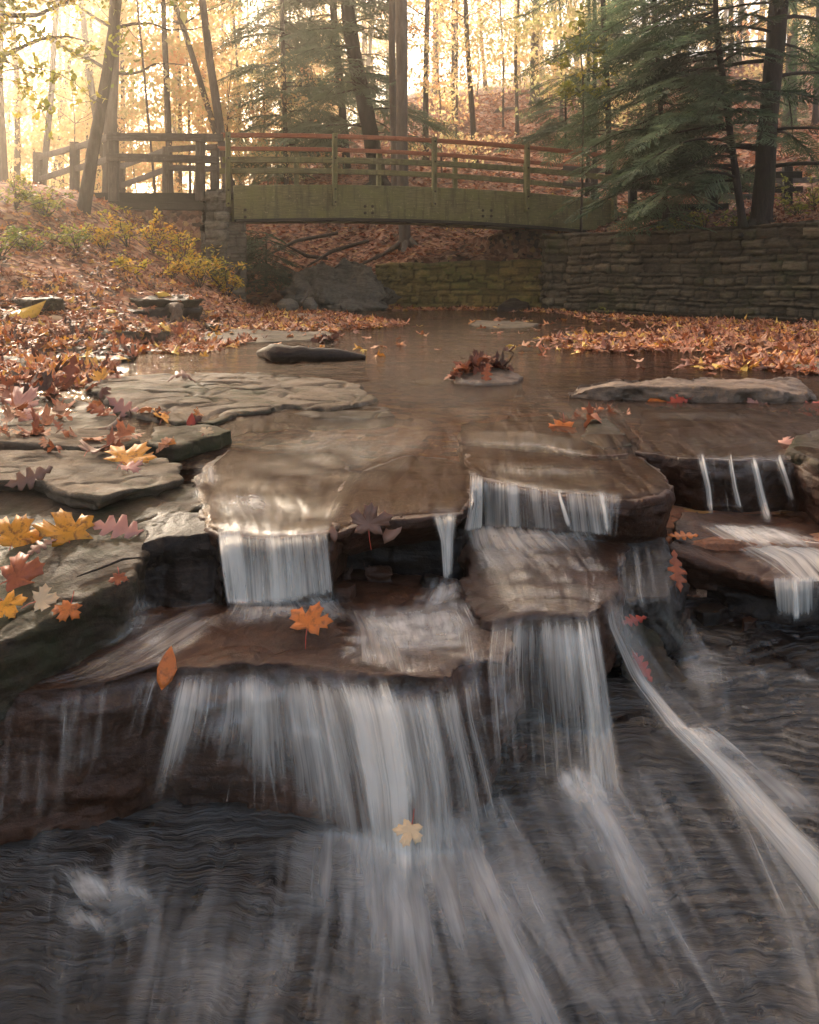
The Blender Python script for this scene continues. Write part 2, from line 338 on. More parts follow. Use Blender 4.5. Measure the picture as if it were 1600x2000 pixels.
# ------------------------------------------------------------------ the land
_ys = [2.0, 3.0, 3.3, 3.9, 4.7, 6.0, 7.6, 9.5, 11.5, 13.5, 15, 17, 19, 20, 24, 130]
_xs = [-.7, -.72, -.83, -1.15, -1.58, -2.1, -2.4, -2.35, -2.1, -2.1, -2.5, -2.9, -3.6, -4.2, -9, -9]
_sy = [2, 3.3, 5, 6, 8, 10, 12, 14, 16, 18]
_sv = [.03, .05, .07, .09, .13, .27, .33, .45, .66, .85]
WA, WB = np.array([3.3, 18.3]), np.array([8.2, 11.9])           # line of the right retaining wall
_wd = (WB - WA) / np.linalg.norm(WB - WA); _wn = np.array([-_wd[1], _wd[0]])
if _wn[0] < 0: _wn = -_wn
def smin(a, b, k): h = np.clip(.5 + .5 * (b - a) / k, 0, 1); return b * (1 - h) + a * h - k * h * (1 - h)
def ground_z(X, Y, noise=True):
    X = fbx(X); Y = fbx(Y)
    s = np.interp(Y, _ys, _xs) - X
    rise = smin(np.maximum(s, 0) * np.interp(Y, _sy, _sv), 2.35 + 0 * s, .5)
    zl = -.735 + rise + .02 * np.clip(Y - 20, 0, 60)
    water = -1.0 + 0 * X
    z = np.where(s > 0, np.maximum(zl, water), water)
    z = z - .10 * sstep(5.2, 4.4, Y) * (s > 0)
    z = np.where(Y < 3.25, -2.4, z)
    # far bank and hill
    zc = .27 + .36 * (Y - 20)
    zc = np.where(Y > 45, 9.3 + .22 * (Y - 45), zc) + .12 * np.maximum(0, X - 3)
    zb = -.66 + .52 * (Y - 19.9)
    wx = sstep(-1.4, .2, X)
    zc = zc * wx + np.minimum(zb, zc) * (1 - wx)
    hillw = sstep(-13, 1.5, X)
    plat = 1.62 + .02 * np.clip(Y - 20, 0, 60)
    zf = np.where(Y > 22, np.minimum(zc, plat) * (1 - hillw) + zc * hillw, zc)
    far = Y > 20.1
    z = np.where(far & (X > -4.3 - .3 * (Y - 20)), np.maximum(zf, -.7), z)
    z = np.where(far & (X <= -4.3 - .3 * (Y - 20)), np.minimum(np.maximum(z, zf * .0 + 1.4), plat + 1) * 0 + np.maximum(zf, 1.62 + .02 * np.clip(Y - 20, 0, 60)), z)
    # right bank above the retaining wall
    tt = (X - WA[0]) * _wn[0] + (Y - WA[1]) * _wn[1]
    zr = .74 + .26 * tt + .05 * np.maximum(0, tt - 4)
    z = np.where((tt > .22) & ((X > 3.5) | (Y > 20.3)), np.maximum(np.where(far, z, -9), zr), z)
    if noise:
        P = np.stack([X, Y, 0 * X], -1).reshape(-1, 3)
        n = (fbm(P * .5, 3, 4) * .22 + fbm(P * 2.2, 9, 3) * .05).reshape(X.shape)
        land = (z > -.95)
        z = z + np.where(land, n * np.clip((z + .74) * 1.5, 0.03, 1), 0)
    return z
xs = np.unique(np.round(np.concatenate([np.linspace(-75, -14, 50), np.linspace(-14, 12, 250), np.linspace(12, 75, 50)]), 4))
ys = np.unique(np.round(np.concatenate([np.linspace(.2, 3.2, 8), np.linspace(3.25, 26, 230), np.linspace(26, 140, 130)]), 4))
GX, GY = np.meshgrid(xs, ys); GZ = ground_z(GX, GY)
nx, ny = len(xs), len(ys)
idx = np.arange(nx * ny).reshape(ny, nx)
gf = np.stack([idx[:-1, :-1], idx[:-1, 1:], idx[1:, 1:], idx[1:, :-1]], -1).reshape(-1, 4)
ground = tag(mk('ground', np.stack([GX, GY, GZ], -1).reshape(-1, 3), gf, M['ground'], smooth=True), kind='structure')

# ------------------------------------------------------------------ rock: prism -> voxel remesh -> layered noise
ROCKS = []
def remesh(V, Fs, vox):
    me = bpy.data.meshes.new('tmp'); me.from_pydata([tuple(v) for v in V], [], Fs); me.update()
    bm = bmesh.new(); bm.from_mesh(me); bmesh.ops.triangulate(bm, faces=bm.faces[:]); bmesh.ops.recalc_face_normals(bm, faces=bm.faces[:]); bm.to_mesh(me); bm.free()
    o = bpy.data.objects.new('tmp', me); COL.objects.link(o)
    m = o.modifiers.new('r', 'REMESH'); m.mode = 'VOXEL'; m.voxel_size = vox; m.adaptivity = 0
    dg = bpy.context.evaluated_depsgraph_get(); e = o.evaluated_get(dg)
    out = bpy.data.meshes.new_from_object(e)
    v = np.zeros(len(out.vertices) * 3, dtype=np.float32); out.vertices.foreach_get('co', v)
    n = np.zeros(len(out.vertices) * 3, dtype=np.float32); out.vertices.foreach_get('normal', n)
    f = np.zeros(len(out.loops), dtype=np.int32); out.loops.foreach_get('vertex_index', f)
    bpy.data.objects.remove(o); bpy.data.meshes.remove(me)
    assert len(f) == len(out.polygons) * 4
    bpy.data.meshes.remove(out)
    return v.reshape(-1, 3).astype(float), n.reshape(-1, 3).astype(float), f.reshape(-1, 4)
def slab(name, label, cat, outline, thick, mat, vox=.01, amp=.012, under=.03, seed=1, belly=0.0, parent=None, jag=.032, strata=.011, crack=.008, kind=None, group=None, top_amp=1.0, world=False, onground=None):
    """rock with its top outline given clockwise as (px, py, depth below camera)"""
    if onground is not None:      # level top, standing onground metres proud of the bank under its front edge
        front = sorted(outline, key=lambda p: -p[1])[:2]; fx = np.mean([p[0] for p in front]); fy = np.mean([p[1] for p in front])
        Y = np.linspace(3, 24, 1500); X = (fx - CX) * Y / F; zr = (HY - fy) * Y / F; gz = ground_z(X, Y); k = int(np.argmax(zr < gz + onground)); d_ = max(.02, -zr[k]); P = []
        for p in outline:
            Yp = min(d_ * F / max(1, p[1] - HY), Y[k] + 1.1); P.append(np.array([(p[0] - CX) * Yp / F, Yp, zr[k]]))
    else: P = [fbx(p) if world else pix(*p) for p in outline]
    out = []
    for i in range(len(P)):
        a, b = P[i], P[(i + 1) % len(P)]; n = max(1, int(np.linalg.norm(b - a) / (.025 if vox < .02 else .08)))
        for k in range(n): out.append(a + (b - a) * k / n)
    T = fbx(out); C = T.mean(0); r0 = np.linalg.norm((T - C)[:, :2], axis=1)[:, None] + 1e-6
    dirs = np.zeros_like(T); dirs[:, :2] = (T - C)[:, :2] / r0
    j = fbm(T * 5 + seed, seed, 3) * jag * 1.3 + np.round(fbm(T * 17 + seed, seed + 5, 2) * 3) / 3 * jag * .8
    T = T + dirs * j[:, None]
    zb = (P and min(p[2] for p in P)) - thick
    rings = [T]
    for fr, u in ((.25, -belly), (.6, under * .5 - belly * .6), (1, under)):
        q = T - dirs * np.minimum(u, r0 * .6); q = q.copy(); q[:, 2] = T[:, 2] * (1 - fr) + zb * fr; rings.append(q)
    n = len(T); V = np.concatenate(rings)
    Fs = [tuple(range(n))]
    for k in range(3):
        for i in range(n):
            a, b = k * n + i, k * n + (i + 1) % n; Fs.append((a, b, b + n, a + n))
    Fs.append(tuple(reversed(range(3 * n, 4 * n))))
    v, nn, f = remesh(V, Fs, vox)
    side = 1 - np.abs(nn[:, 2])
    lay = fbm(np.stack([v[:, 0] * 3, v[:, 1] * 3, v[:, 2] * 24 + 2.5 * fbm(v * 3, seed, 2)], -1) + seed, seed + 11, 4)
    cs_ = np.array([8, 8, 13]) * min(1.0, (.012 / vox) ** .7); chunk = np.round(fbm(v * cs_ + seed, seed + 4, 2) * 3.2) / 3.2
    v2 = v + nn * (fbm(v * 4 + seed * 1.7, seed + 2, 4) * amp * (.45 + .55 * side) * np.where(side < .5, top_amp, 1) + lay * strata * side + chunk * amp * 1.7 * side)[:, None]
    steps = fbm(v * np.array([2.2, 3.4, 1]) + seed * 3.1, seed + 8, 4)
    ck = np.abs(fbm(v * np.array([1.6, 2.4, 1.6]) / (vox / .01) ** .5 + seed * 5.3, seed + 21, 3)); ck2 = np.abs(fbm(v * np.array([3.1, 2.1, 2.0]) + seed * 2.9, seed + 25, 3))
    v2 -= nn * ((1 - sstep(0, .035, ck)) * crack + (1 - sstep(0, .02, ck2)) * crack * .5)[:, None]
    v2[:, 2] += np.where(nn[:, 2] > .4, (np.round(steps * 5) / 5 * .55 + steps * .45) * amp * 1.5 * top_amp, 0)
    o = mk(name, v2, f, mat, parent, smooth=True)
    tag(o, label, cat, group, kind); ROCKS.append((v2, f))
    return o

# lower slope: thin-bedded shale, one sheet stepping down towards the camera
_by = [1.2, 1.7, 1.96, 2.2, 2.4, 2.6, 3.06, 3.5, 4.3]; _bd = [2.2, 1.86, 1.68, 1.55, 1.46, 1.39, 1.24, 1.14, 1.1]
gx = np.arange(-1.7, 2.3, .0065); gy = np.arange(1.45, 4.2, .0065)
BX, BY = np.meshgrid(gx, gy)
Pb = np.stack([BX, BY, 0 * BX], -1).reshape(-1, 3)
warp = (fbm(Pb * np.array([1.3, 1.8, 1]), 31, 3) * .10 + fbm(Pb * np.array([5, 9, 1]), 32, 4) * .030 + fbm(Pb * np.array([16, 26, 1]), 33, 3) * .007).reshape(BX.shape)
d0 = np.interp(BY, _by, _bd) + .045 * sstep(.9, -.9, BX) * sstep(3.0, 2.3, BY) - .05 * np.exp(-((BX - .18) / .3) ** 2) * sstep(2.5, 2.0, BY)
h0 = -(d0) + warp
st = .0125
q = h0 / st; fr_ = q - np.floor(q); hq = (np.floor(q) + sstep(.78, 1.0, fr_)) * st
sm = sstep(-.25, .3, fbm(Pb * np.array([2.6, 4.5, 1]), 38, 3)).reshape(BX.shape)      # some beds stand proud, others are worn smooth
hb = h0 * (1 - .9 * sm) + hq * .9 * sm + fbm(Pb * np.array([30, 70, 1]), 36, 2).reshape(BX.shape) * .0012
bi = np.arange(BX.size).reshape(BX.shape)
bf = np.stack([bi[:-1, :-1], bi[:-1, 1:], bi[1:, 1:], bi[1:, :-1]], -1).reshape(-1, 4)
BV = np.stack([BX, BY, hb], -1).reshape(-1, 3)
tag(mk('stream_bed', BV, bf, M['shale'], smooth=True), kind='structure'); ROCKS.append((BV, bf))

# ---- ledges of the fall, from the bottom tier up
slab('rock_ledge', 'dark wet ledge under the widest fall, brown curved lip and shaded face at lower left', 'rock',
     [(-120, 1360, 1.10), (60, 1350, 1.10), (200, 1335, 1.09), (300, 1305, 1.07), (350, 1303, 1.06), (500, 1310, 1.06), (620, 1304, 1.06), (740, 1318, 1.06), (860, 1322, 1.06), (935, 1285, 1.055), (1000, 1290, 1.07), (1000, 1200, 1.05), (900, 1130, 1.03), (640, 1100, 1.0), (300, 1120, 1.0), (0, 1190, 1.02), (-200, 1220, 1.05)],
     .50, M['wet'], vox=.009, amp=.022, under=.10, seed=3, belly=.012)
slab('rock_ledge', 'smooth brown ledge in the middle with milky water spilling over its rounded front', 'rock',
     [(905, 1120, 1.0), (900, 1160, 1.02), (955, 1200, 1.03), (1050, 1195, 1.03), (1150, 1205, 1.03), (1180, 1160, 1.02), (1200, 1110, 1.0), (1235, 1060, .97), (1180, 1020, .93), (900, 1020, .95)],
     .50, M['wet'], vox=.009, amp=.018, under=.07, seed=5, belly=.015)
slab('rock', 'black rounded wet rock just right of the middle ledge below the big overhang', 'rock',
     [(1175, 1100, 1.0), (1195, 1165, 1.06), (1300, 1160, 1.06), (1330, 1100, 1.02), (1300, 1050, .97), (1200, 1050, .97)],
     .30, M['dark'], vox=.009, amp=.02, under=.02, seed=6, belly=.02)
slab('rock_ledge', 'flat brown shelf at the right edge with a black hollow beneath it', 'rock',
     [(1300, 1068, .99), (1360, 1090, 1.02), (1420, 1108, 1.05), (1500, 1140, 1.07), (1600, 1140, 1.07), (1760, 1150, 1.07), (1760, 1010, 1.0), (1560, 1000, .98), (1330, 1000, .95)],
     .085, M['wet'], vox=.009, amp=.014, under=.10, seed=8)
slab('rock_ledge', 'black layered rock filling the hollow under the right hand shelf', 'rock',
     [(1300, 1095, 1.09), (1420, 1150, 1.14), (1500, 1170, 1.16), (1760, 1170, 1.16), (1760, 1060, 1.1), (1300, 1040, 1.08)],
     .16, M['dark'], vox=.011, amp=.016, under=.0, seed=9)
slab('rock', 'sloping wedge of mossy rock with small red leaves between two white streams', 'rock',
     [(1205, 1235, 1.17), (1225, 1310, 1.27), (1290, 1390, 1.36), (1350, 1420, 1.39), (1345, 1340, 1.31), (1290, 1250, 1.2), (1240, 1205, 1.13)],
     .16, M['damp'], vox=.009, amp=.012, under=.01, seed=10)
slab('rock', 'small brown hump of rock splitting the flow in front of the left fall', 'rock',
     [(390, 1235, 1.045), (470, 1275, 1.055), (600, 1278, 1.055), (670, 1240, 1.04), (620, 1205, 1.01), (540, 1188, .985), (455, 1188, .99), (420, 1205, 1.01)],
     .10, M['wet'], vox=.008, amp=.012, under=-.03, seed=12, belly=.03)
# ---- upper tier
slab('rock_ledge', 'wet ledge that feeds the bright white curtain on the left', 'rock',
     [(400, 1030, .80), (440, 1045, .80), (540, 1050, .80), (650, 1040, .80), (680, 1000, .79), (700, 930, .78), (640, 880, .77), (440, 880, .77), (375, 930, .78), (385, 985, .79)],
     .235, M['wet'], vox=.009, amp=.012, under=.04, seed=21)
slab('rock', 'square dark red block beside the left curtain of water', 'rock',
     [(282, 1062, .825), (330, 1045, .82), (415, 1040, .81), (425, 1050, .81), (420, 1000, .80), (300, 1000, .80)],
     .24, M['dark'], vox=.008, amp=.014, under=-.01, seed=22)
slab('rock_ledge', 'brown central ledge with a square step and a black hollow below its lip', 'rock',
     [(640, 1040, .80), (690, 1030, .80), (740, 1015, .79), (850, 1006, .79), (905, 1003, .79), (928, 975, .785), (938, 940, .78), (915, 900, .775), (800, 890, .77), (690, 920, .77), (640, 980, .78)],
     .115, M['wet'], vox=.009, amp=.012, under=.13, seed=23)
slab('rock', 'small triangular brown stone in the dark hollow left of the thin fall', 'rock',
     [(650, 1120, .995), (700, 1128, 1.0), (770, 1120, .99), (760, 1105, .985), (705, 1090, .94), (665, 1105, .97)],
     .08, M['wet'], vox=.008, amp=.008, under=-.02, seed=25)
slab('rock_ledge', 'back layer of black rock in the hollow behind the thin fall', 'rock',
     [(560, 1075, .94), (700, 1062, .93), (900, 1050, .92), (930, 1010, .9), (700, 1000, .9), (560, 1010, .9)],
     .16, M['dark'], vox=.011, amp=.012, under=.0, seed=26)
slab('rock_ledge', 'large brown ledge with the central white curtain and a rounded black corner at right', 'rock',
     [(922, 928, .785), (960, 938, .79), (1010, 955, .80), (1080, 966, .80), (1150, 972, .80), (1225, 974, .80), (1300, 968, .80), (1322, 950, .795), (1305, 925, .79), (1265, 900, .785), (1240, 870, .775), (1100, 850, .765), (905, 855, .765), (900, 890, .77)],
     .215, M['wet'], vox=.009, amp=.014, under=.05, seed=27, belly=.01)
slab('rock_ledge', 'low upper step with bluish water film above the central curtain', 'rock',
     [(900, 862, .755), (960, 866, .755), (1060, 872, .758), (1160, 890, .765), (1225, 888, .765), (1240, 850, .755), (1215, 815, .74), (1120, 800, .74), (1020, 815, .745), (905, 832, .745)],
     .06, M['wet'], vox=.009, amp=.009, under=.02, seed=28)
slab('rock_ledge', 'long dark ledge at the right edge with four thin threads of water', 'rock',
     [(1242, 885, .775), (1300, 893, .78), (1360, 902, .78), (1450, 904, .78), (1545, 905, .78), (1600, 938, .80), (1700, 950, .80), (1800, 900, .78), (1800, 800, .74), (1500, 790, .735), (1260, 800, .74)],
     .26, M['wet'], vox=.01, amp=.014, under=.09, seed=29)
slab('rock', 'grey green wet boulder top beside a pink leaf at the right edge', 'rock',
     [(1540, 880, .745), (1600, 905, .75), (1720, 900, .75), (1720, 840, .71), (1600, 835, .70), (1560, 850, .71)],
     .10, M['damp'], vox=.01, amp=.012, under=-.02, seed=30)
slab('rock', 'pointed mossy rock carrying a clump of rust leaves above the central curtain', 'rock',
     [(1130, 850, .735), (1180, 872, .75), (1235, 868, .75), (1215, 835, .715), (1185, 812, .70), (1150, 820, .705)],
     .08, M['damp'], vox=.008, amp=.010, under=-.02, seed=31)
BR = [(668, 1148, 1.0, 34, 'fist sized brown stone at the foot of the hollow left of the thin fall'), (838, 1128, 1.0, 30, 'small dark stone half under water just left of the thin fall'), (1322, 1192, 1.17, 46, 'dark broken stone below the black rounded rock'), (1385, 1190, 1.19, 60, 'flat broken plate under the mouth of the right hollow'), (1460, 1205, 1.2, 40, 'small wet stone left of the lower right fall'),
 (985, 1400, 1.33, 46, 'dark wet stone in the gap between the two big falls'), (1010, 1450, 1.37, 36, 'lower dark stone in the gap between the two big falls'), (1320, 1330, 1.3, 50, 'black splinter of rock beside the sloping wedge'), (300, 1195, 1.03, 44, 'small black stone at the foot of the square red block'), (590, 1118, .99, 30, 'brown stone tucked beside the bottom of the left curtain')]
for k, (bx, by_, bd, bw, lb) in enumerate(BR):
    h_ = bw * .30; slab('broken_stone', lb, 'stone', [(bx - bw * .5, by_, bd), (bx - bw * .2, by_ + h_ * .6, bd), (bx + bw * .3, by_ + h_ * .5, bd), (bx + bw * .55, by_ - h_ * .1, bd), (bx + bw * .2, by_ - h_ * .7, bd), (bx - bw * .35, by_ - h_ * .6, bd)], .12, M['dark' if k % 2 else 'wet'], vox=.007, amp=.016, under=-.01, seed=200 + k, jag=.02, crack=0)
# ---- left shore, near
slab('rock_ledge', 'broad mossy wet rock at lower left where the large maple leaves lie', 'rock',
     [(-150, 1290, .99), (0, 1262, .97), (100, 1215, .94), (180, 1170, .91), (262, 1130, .88), (290, 1060, .83), (320, 1010, .80), (400, 985, .785), (385, 940, .77), (200, 930, .76), (-150, 950, .77)],
     .30, M['damp'], vox=.009, amp=.016, under=.04, seed=41)
slab('rock_ledge', 'tan flat slab at the left edge with a thin shaded lip', 'rock',
     [(-160, 940, .735), (0, 938, .735), (60, 935, .735), (140, 962, .74), (200, 972, .745), (260, 955, .74), (330, 945, .74), (372, 935, .74), (350, 905, .725), (300, 885, .715), (250, 878, .71), (-160, 880, .71)],
     .055, M['dry'], vox=.008, amp=.009, under=.05, seed=42, top_amp=.7)
slab('rock', 'small greenish slab just behind the tan slab on the left shore', 'rock',
     [(-60, 855, .695), (100, 868, .70), (220, 872, .70), (270, 860, .70), (240, 835, .69), (120, 830, .685), (-60, 835, .69)],
     .06, M['dry'], vox=.01, amp=.008, under=.01, seed=43)
slab('rock', 'low wet slab half under water left of the silky flow', 'rock',
     [(285, 862, .70), (340, 872, .705), (420, 850, .70), (450, 838, .695), (400, 825, .69), (300, 830, .69)],
     .07, M['damp'], vox=.01, amp=.009, under=.0, seed=44)
big = slab('boulder', 'large flat cracked tan slab lying in the stream left of centre', 'boulder',
     [(165, 752, .655), (205, 775, .665), (240, 800, .685), (300, 818, .70), (420, 824, .705), (470, 806, .69), (520, 800, .685), (560, 790, .68), (640, 800, .69), (700, 790, .68), (735, 775, .675), (700, 750, .655), (620, 733, .645), (480, 727, .64), (320, 728, .64), (200, 738, .645)],
     .10, M['dry'], vox=.012, amp=.024, under=.0, seed=45, jag=.03, crack=.02, top_amp=.55)
slab('rock', 'dark lower shelf poking out from under the large flat slab', 'rock',
     [(480, 800, .70), (560, 806, .70), (620, 812, .70), (720, 816, .705), (770, 812, .705), (760, 795, .695), (640, 785, .69), (520, 785, .69)],
     .06, M['damp'], vox=.012, amp=.008, under=.02, seed=46)
slab('boulder', 'long low tan boulder with a shaded broken front in the right of the stream', 'boulder',
     [(1112, 768, .675), (1150, 758, .635), (1230, 752, .615), (1290, 756, .62), (1370, 752, .61), (1440, 760, .625), (1500, 758, .62), (1560, 766, .645), (1578, 762, .655), (1560, 742, .61), (1440, 735, .59), (1330, 734, .59), (1200, 737, .60), (1130, 750, .64)],
     .13, M['tan'], vox=.011, amp=.034, under=.01, seed=47, belly=.01)
slab('rock', 'pale pink stone capped with wet brown leaves in midstream', 'rock',
     [(885, 740, .67), (930, 750, .69), (1000, 748, .69), (1028, 738, .675), (985, 722, .63), (950, 712, .60), (915, 718, .62)],
     .10, M['tan'], vox=.013, amp=.014, under=-.02, seed=48)
slab('rock', 'flat grey stone in the stream far out before the bridge', 'rock',
     [(915, 632, .675), (960, 640, .68), (1040, 637, .68), (1058, 631, .675), (1010, 627, .67), (930, 626, .67)],
     .08, M['dry'], vox=.03, amp=.015, under=0, seed=49)
slab('rock', 'low stone with leaves at the right edge of the stream', 'rock',
     [(1545, 712, .66), (1600, 722, .67), (1700, 718, .67), (1700, 704, .65), (1590, 704, .65)],
     .08, M['dry'], vox=.02, amp=.012, under=0, seed=50)
slab('rock_ledge', 'flat wet rock with scattered leaves between the shore slabs at the left edge', 'rock',
     [(-200, 855, .72), (60, 850, .715), (200, 842, .71), (235, 815, .70), (200, 790, .69), (120, 775, .68), (-200, 770, .68)],
     .12, M['damp'], vox=.012, amp=.014, under=.0, seed=65, jag=.03)
# ---- left shore, middle distance
slab('rock_ledge', 'long grey green shelf rock at the water edge left of centre', 'rock',
     [(395, 660, .66), (430, 672, .69), (520, 668, .69), (600, 664, .685), (660, 657, .68), (640, 648, .655), (540, 645, .65), (400, 643, .65)],
     .12, M['dry'], vox=.022, amp=.018, under=.02, seed=51)
slab('rock_ledge', 'mossy green ledge with a dark front on the left shore', 'rock',
     [(40, 700, .665), (120, 706, .67), (210, 704, .665), (262, 700, .67), (262, 672, .60), (160, 676, .60), (20, 680, .61)],
     .15, M['damp'], vox=.018, amp=.02, under=.02, seed=52)
slab('rock', 'rounded mossy stone at the left edge among fallen leaves', 'rock',
     [(-60, 728, .69), (40, 725, .69), (78, 715, .67), (60, 698, .61), (20, 694, .60), (-60, 698, .61)],
     .12, M['dry'], vox=.016, amp=.016, under=-.01, seed=53)
LB = [('rock_ledge', 'overhanging thick flat rock with deep shadow under it on the left bank', [(188, 566), (280, 584), (392, 582), (398, 572), (340, 562), (240, 552), (190, 555)], .24, .17, 'damp', .14, 54),
 ('rock_ledge', 'lower layer of dark bedded rock on the left bank below the overhang', [(110, 590), (260, 606), (392, 602), (390, 592), (260, 586), (110, 580)], .12, .3, 'dark', .05, 55),
 ('rock_ledge', 'thin bedded grey ledge at the far left edge of the bank', [(-60, 575), (60, 586), (125, 584), (115, 570), (-60, 562)], .16, .3, 'damp', .05, 56),
 ('rock', 'squarish brown block of stone standing on the leafy left bank', [(295, 592), (340, 596), (365, 593), (362, 586), (330, 583), (298, 585)], .20, .3, 'tan', -.02, 57),
 ('rock', 'small dark round stone among leaves above the grey shelf', [(400, 634), (420, 638), (437, 633), (425, 624), (405, 624)], .09, .2, 'damp', -.03, 58),
 ('rock_ledge', 'buried flat ledge showing between leaves in the left middle', [(0, 640), (150, 652), (320, 648), (330, 634), (180, 626), (0, 622)], .07, .2, 'dry', .03, 59),
 ('rock_ledge', 'worn grey ledge below the buried one at the left edge', [(-40, 676), (80, 684), (200, 680), (215, 668), (60, 662), (-40, 664)], .07, .2, 'dry', .03, 66)]
for nm, lb, ol, og, th, mt, un, sd in LB: slab(nm, lb, 'rock', ol, th, M[mt], vox=.026, amp=.035, under=un, seed=sd, onground=og, jag=.05, strata=.02, crack=.02)
slab('rock', 'pair of low flat stones on the leafy gravel bar by the far water', 'rock',
     [(575, 627, .67), (640, 632, .69), (720, 630, .685), (700, 622, .66), (600, 612, .62), (575, 615, .63)],
     .10, M['tan'], vox=.035, amp=.03, under=0, seed=60)
# under and beyond the bridge
slab('boulder', 'big grey rugged boulder of tangled roots and stone beyond the bridge', 'boulder',
     [at(580, 545, 18.2), at(600, 575, 18.0), at(690, 580, 18.0), at(742, 570, 18.2), at(745, 540, 18.8), at(700, 521, 19.4), at(625, 519, 19.4), at(590, 528, 19.0)],
     .55, M['grey_boulder'], vox=.035, amp=.20, under=-.08, seed=61, belly=.12, world=True, jag=.08, strata=.06, crack=.10)
slab('rock', 'small grey stone beside the bare stick under the bridge', 'rock',
     [at(545, 588, 16.4), at(560, 592, 16.2), at(578, 589, 16.4), at(572, 582, 16.8), at(552, 582, 16.8)], .15, M['grey_boulder'], vox=.04, amp=.03, under=-.05, seed=62, belly=.04, world=True)
slab('rock', 'round grey stone at the foot of the big rugged boulder', 'rock',
     [at(595, 587, 16.6), at(606, 591, 16.5), at(618, 587, 16.6), at(612, 580, 17.0), at(598, 580, 17.0)], .15, M['grey_boulder'], vox=.04, amp=.03, under=-.05, seed=63, belly=.04, world=True)
slab('rock', 'black hooded stone with a hollow at the foot of the mossy wall', 'rock',
     [at(975, 598, 17.6), at(1000, 603, 17.4), at(1030, 600, 17.6), at(1034, 590, 18.2), at(1005, 580, 18.6), at(985, 586, 18.4)], .22, M['dark'], vox=.04, amp=.03, under=-.05, seed=64, belly=.03, world=True)

# ------------------------------------------------------------------ ray lookups
def bvh_of(parts):
    Vs = []; Fs = []; n = 0
    for v, f in parts: Vs.append(v); Fs.append(f + n); n += len(v)
    V = np.concatenate(Vs); Fq = np.concatenate(Fs)
    return BVHTree.FromPolygons([tuple(p) for p in V.tolist()], Fq.tolist())
GV = np.stack([GX, GY, GZ], -1).reshape(-1, 3)
BV_ROCK = bvh_of(ROCKS)
near = (GV[gf[:, 0], 1] < 24) & (np.abs(GV[gf[:, 0], 0]) < 15)
BV_ALL = bvh_of(ROCKS + [(GV, gf[near])])
def top_z(x, y, rock=True):
    h = BV_ALL.ray_cast(Vector((x, y, 12)), Vector((0, 0, -1)))
    return (h[0].z, h[1]) if h[0] is not None else (float(ground_z([x], [y])[0]), Vector((0, 0, 1)))
def pix_hit(px, py, bv=None):
    d = Vector(((px - CX) / F, 1, (HY - py) / F)).normalized()
    h = (bv or BV_ALL).ray_cast(Vector((0, 0, 0)), d)
    return (np.array(h[0]), np.array(h[1])) if h[0] is not None else (None, None)

# ------------------------------------------------------------------ rubble stone walls
def stones(s, z, seed, ch=.125, cw=.36):
    zz = z + .08 * fbm(np.stack([s * 1.1, z * 1.2, z * 0 + seed], -1), seed, 4) + .012 * fbm(np.stack([s * 14, z * 14, z * 0 + seed], -1), seed, 2)
    s = s + .03 * fbm(np.stack([s * 6, z * 6, z * 0 + 9], -1), seed, 2)
    hs = np.random.default_rng(seed).uniform(.45, 1.7, 60) * ch; edges = np.concatenate([[0], np.cumsum(hs)]) + z.min() - .1
    c = np.clip(np.searchsorted(edges, zz) - 1, 0, 59)
    lo, hi = edges[c], edges[c + 1]
    ww = cw * (.45 + 1.1 * _h(c, c * 0, c * 0, seed + 3))
    xx = s / ww + _h(c, c * 0 + 1, c * 0, seed) * 7 + .35 * vn(np.stack([s * 2.2, c * 3.1, 0 * s], -1), seed + 2)
    ci = np.floor(xx).astype(np.int64); fx = xx - ci
    dist = np.minimum(np.minimum(fx, 1 - fx) * ww, np.minimum(zz - lo, hi - zz))
    rnd = _h(ci, c, c * 0 + 5, seed + 7)
    P = np.stack([s * 5, z * 7, rnd * 9], -1)
    global _cell
    _cell = np.where(dist < .014, 0, .1 + .9 * rnd)
    return sstep(0, .03, dist) * (.025 + .10 * rnd ** 1.5) + fbm(P, seed + 9, 4) * .05
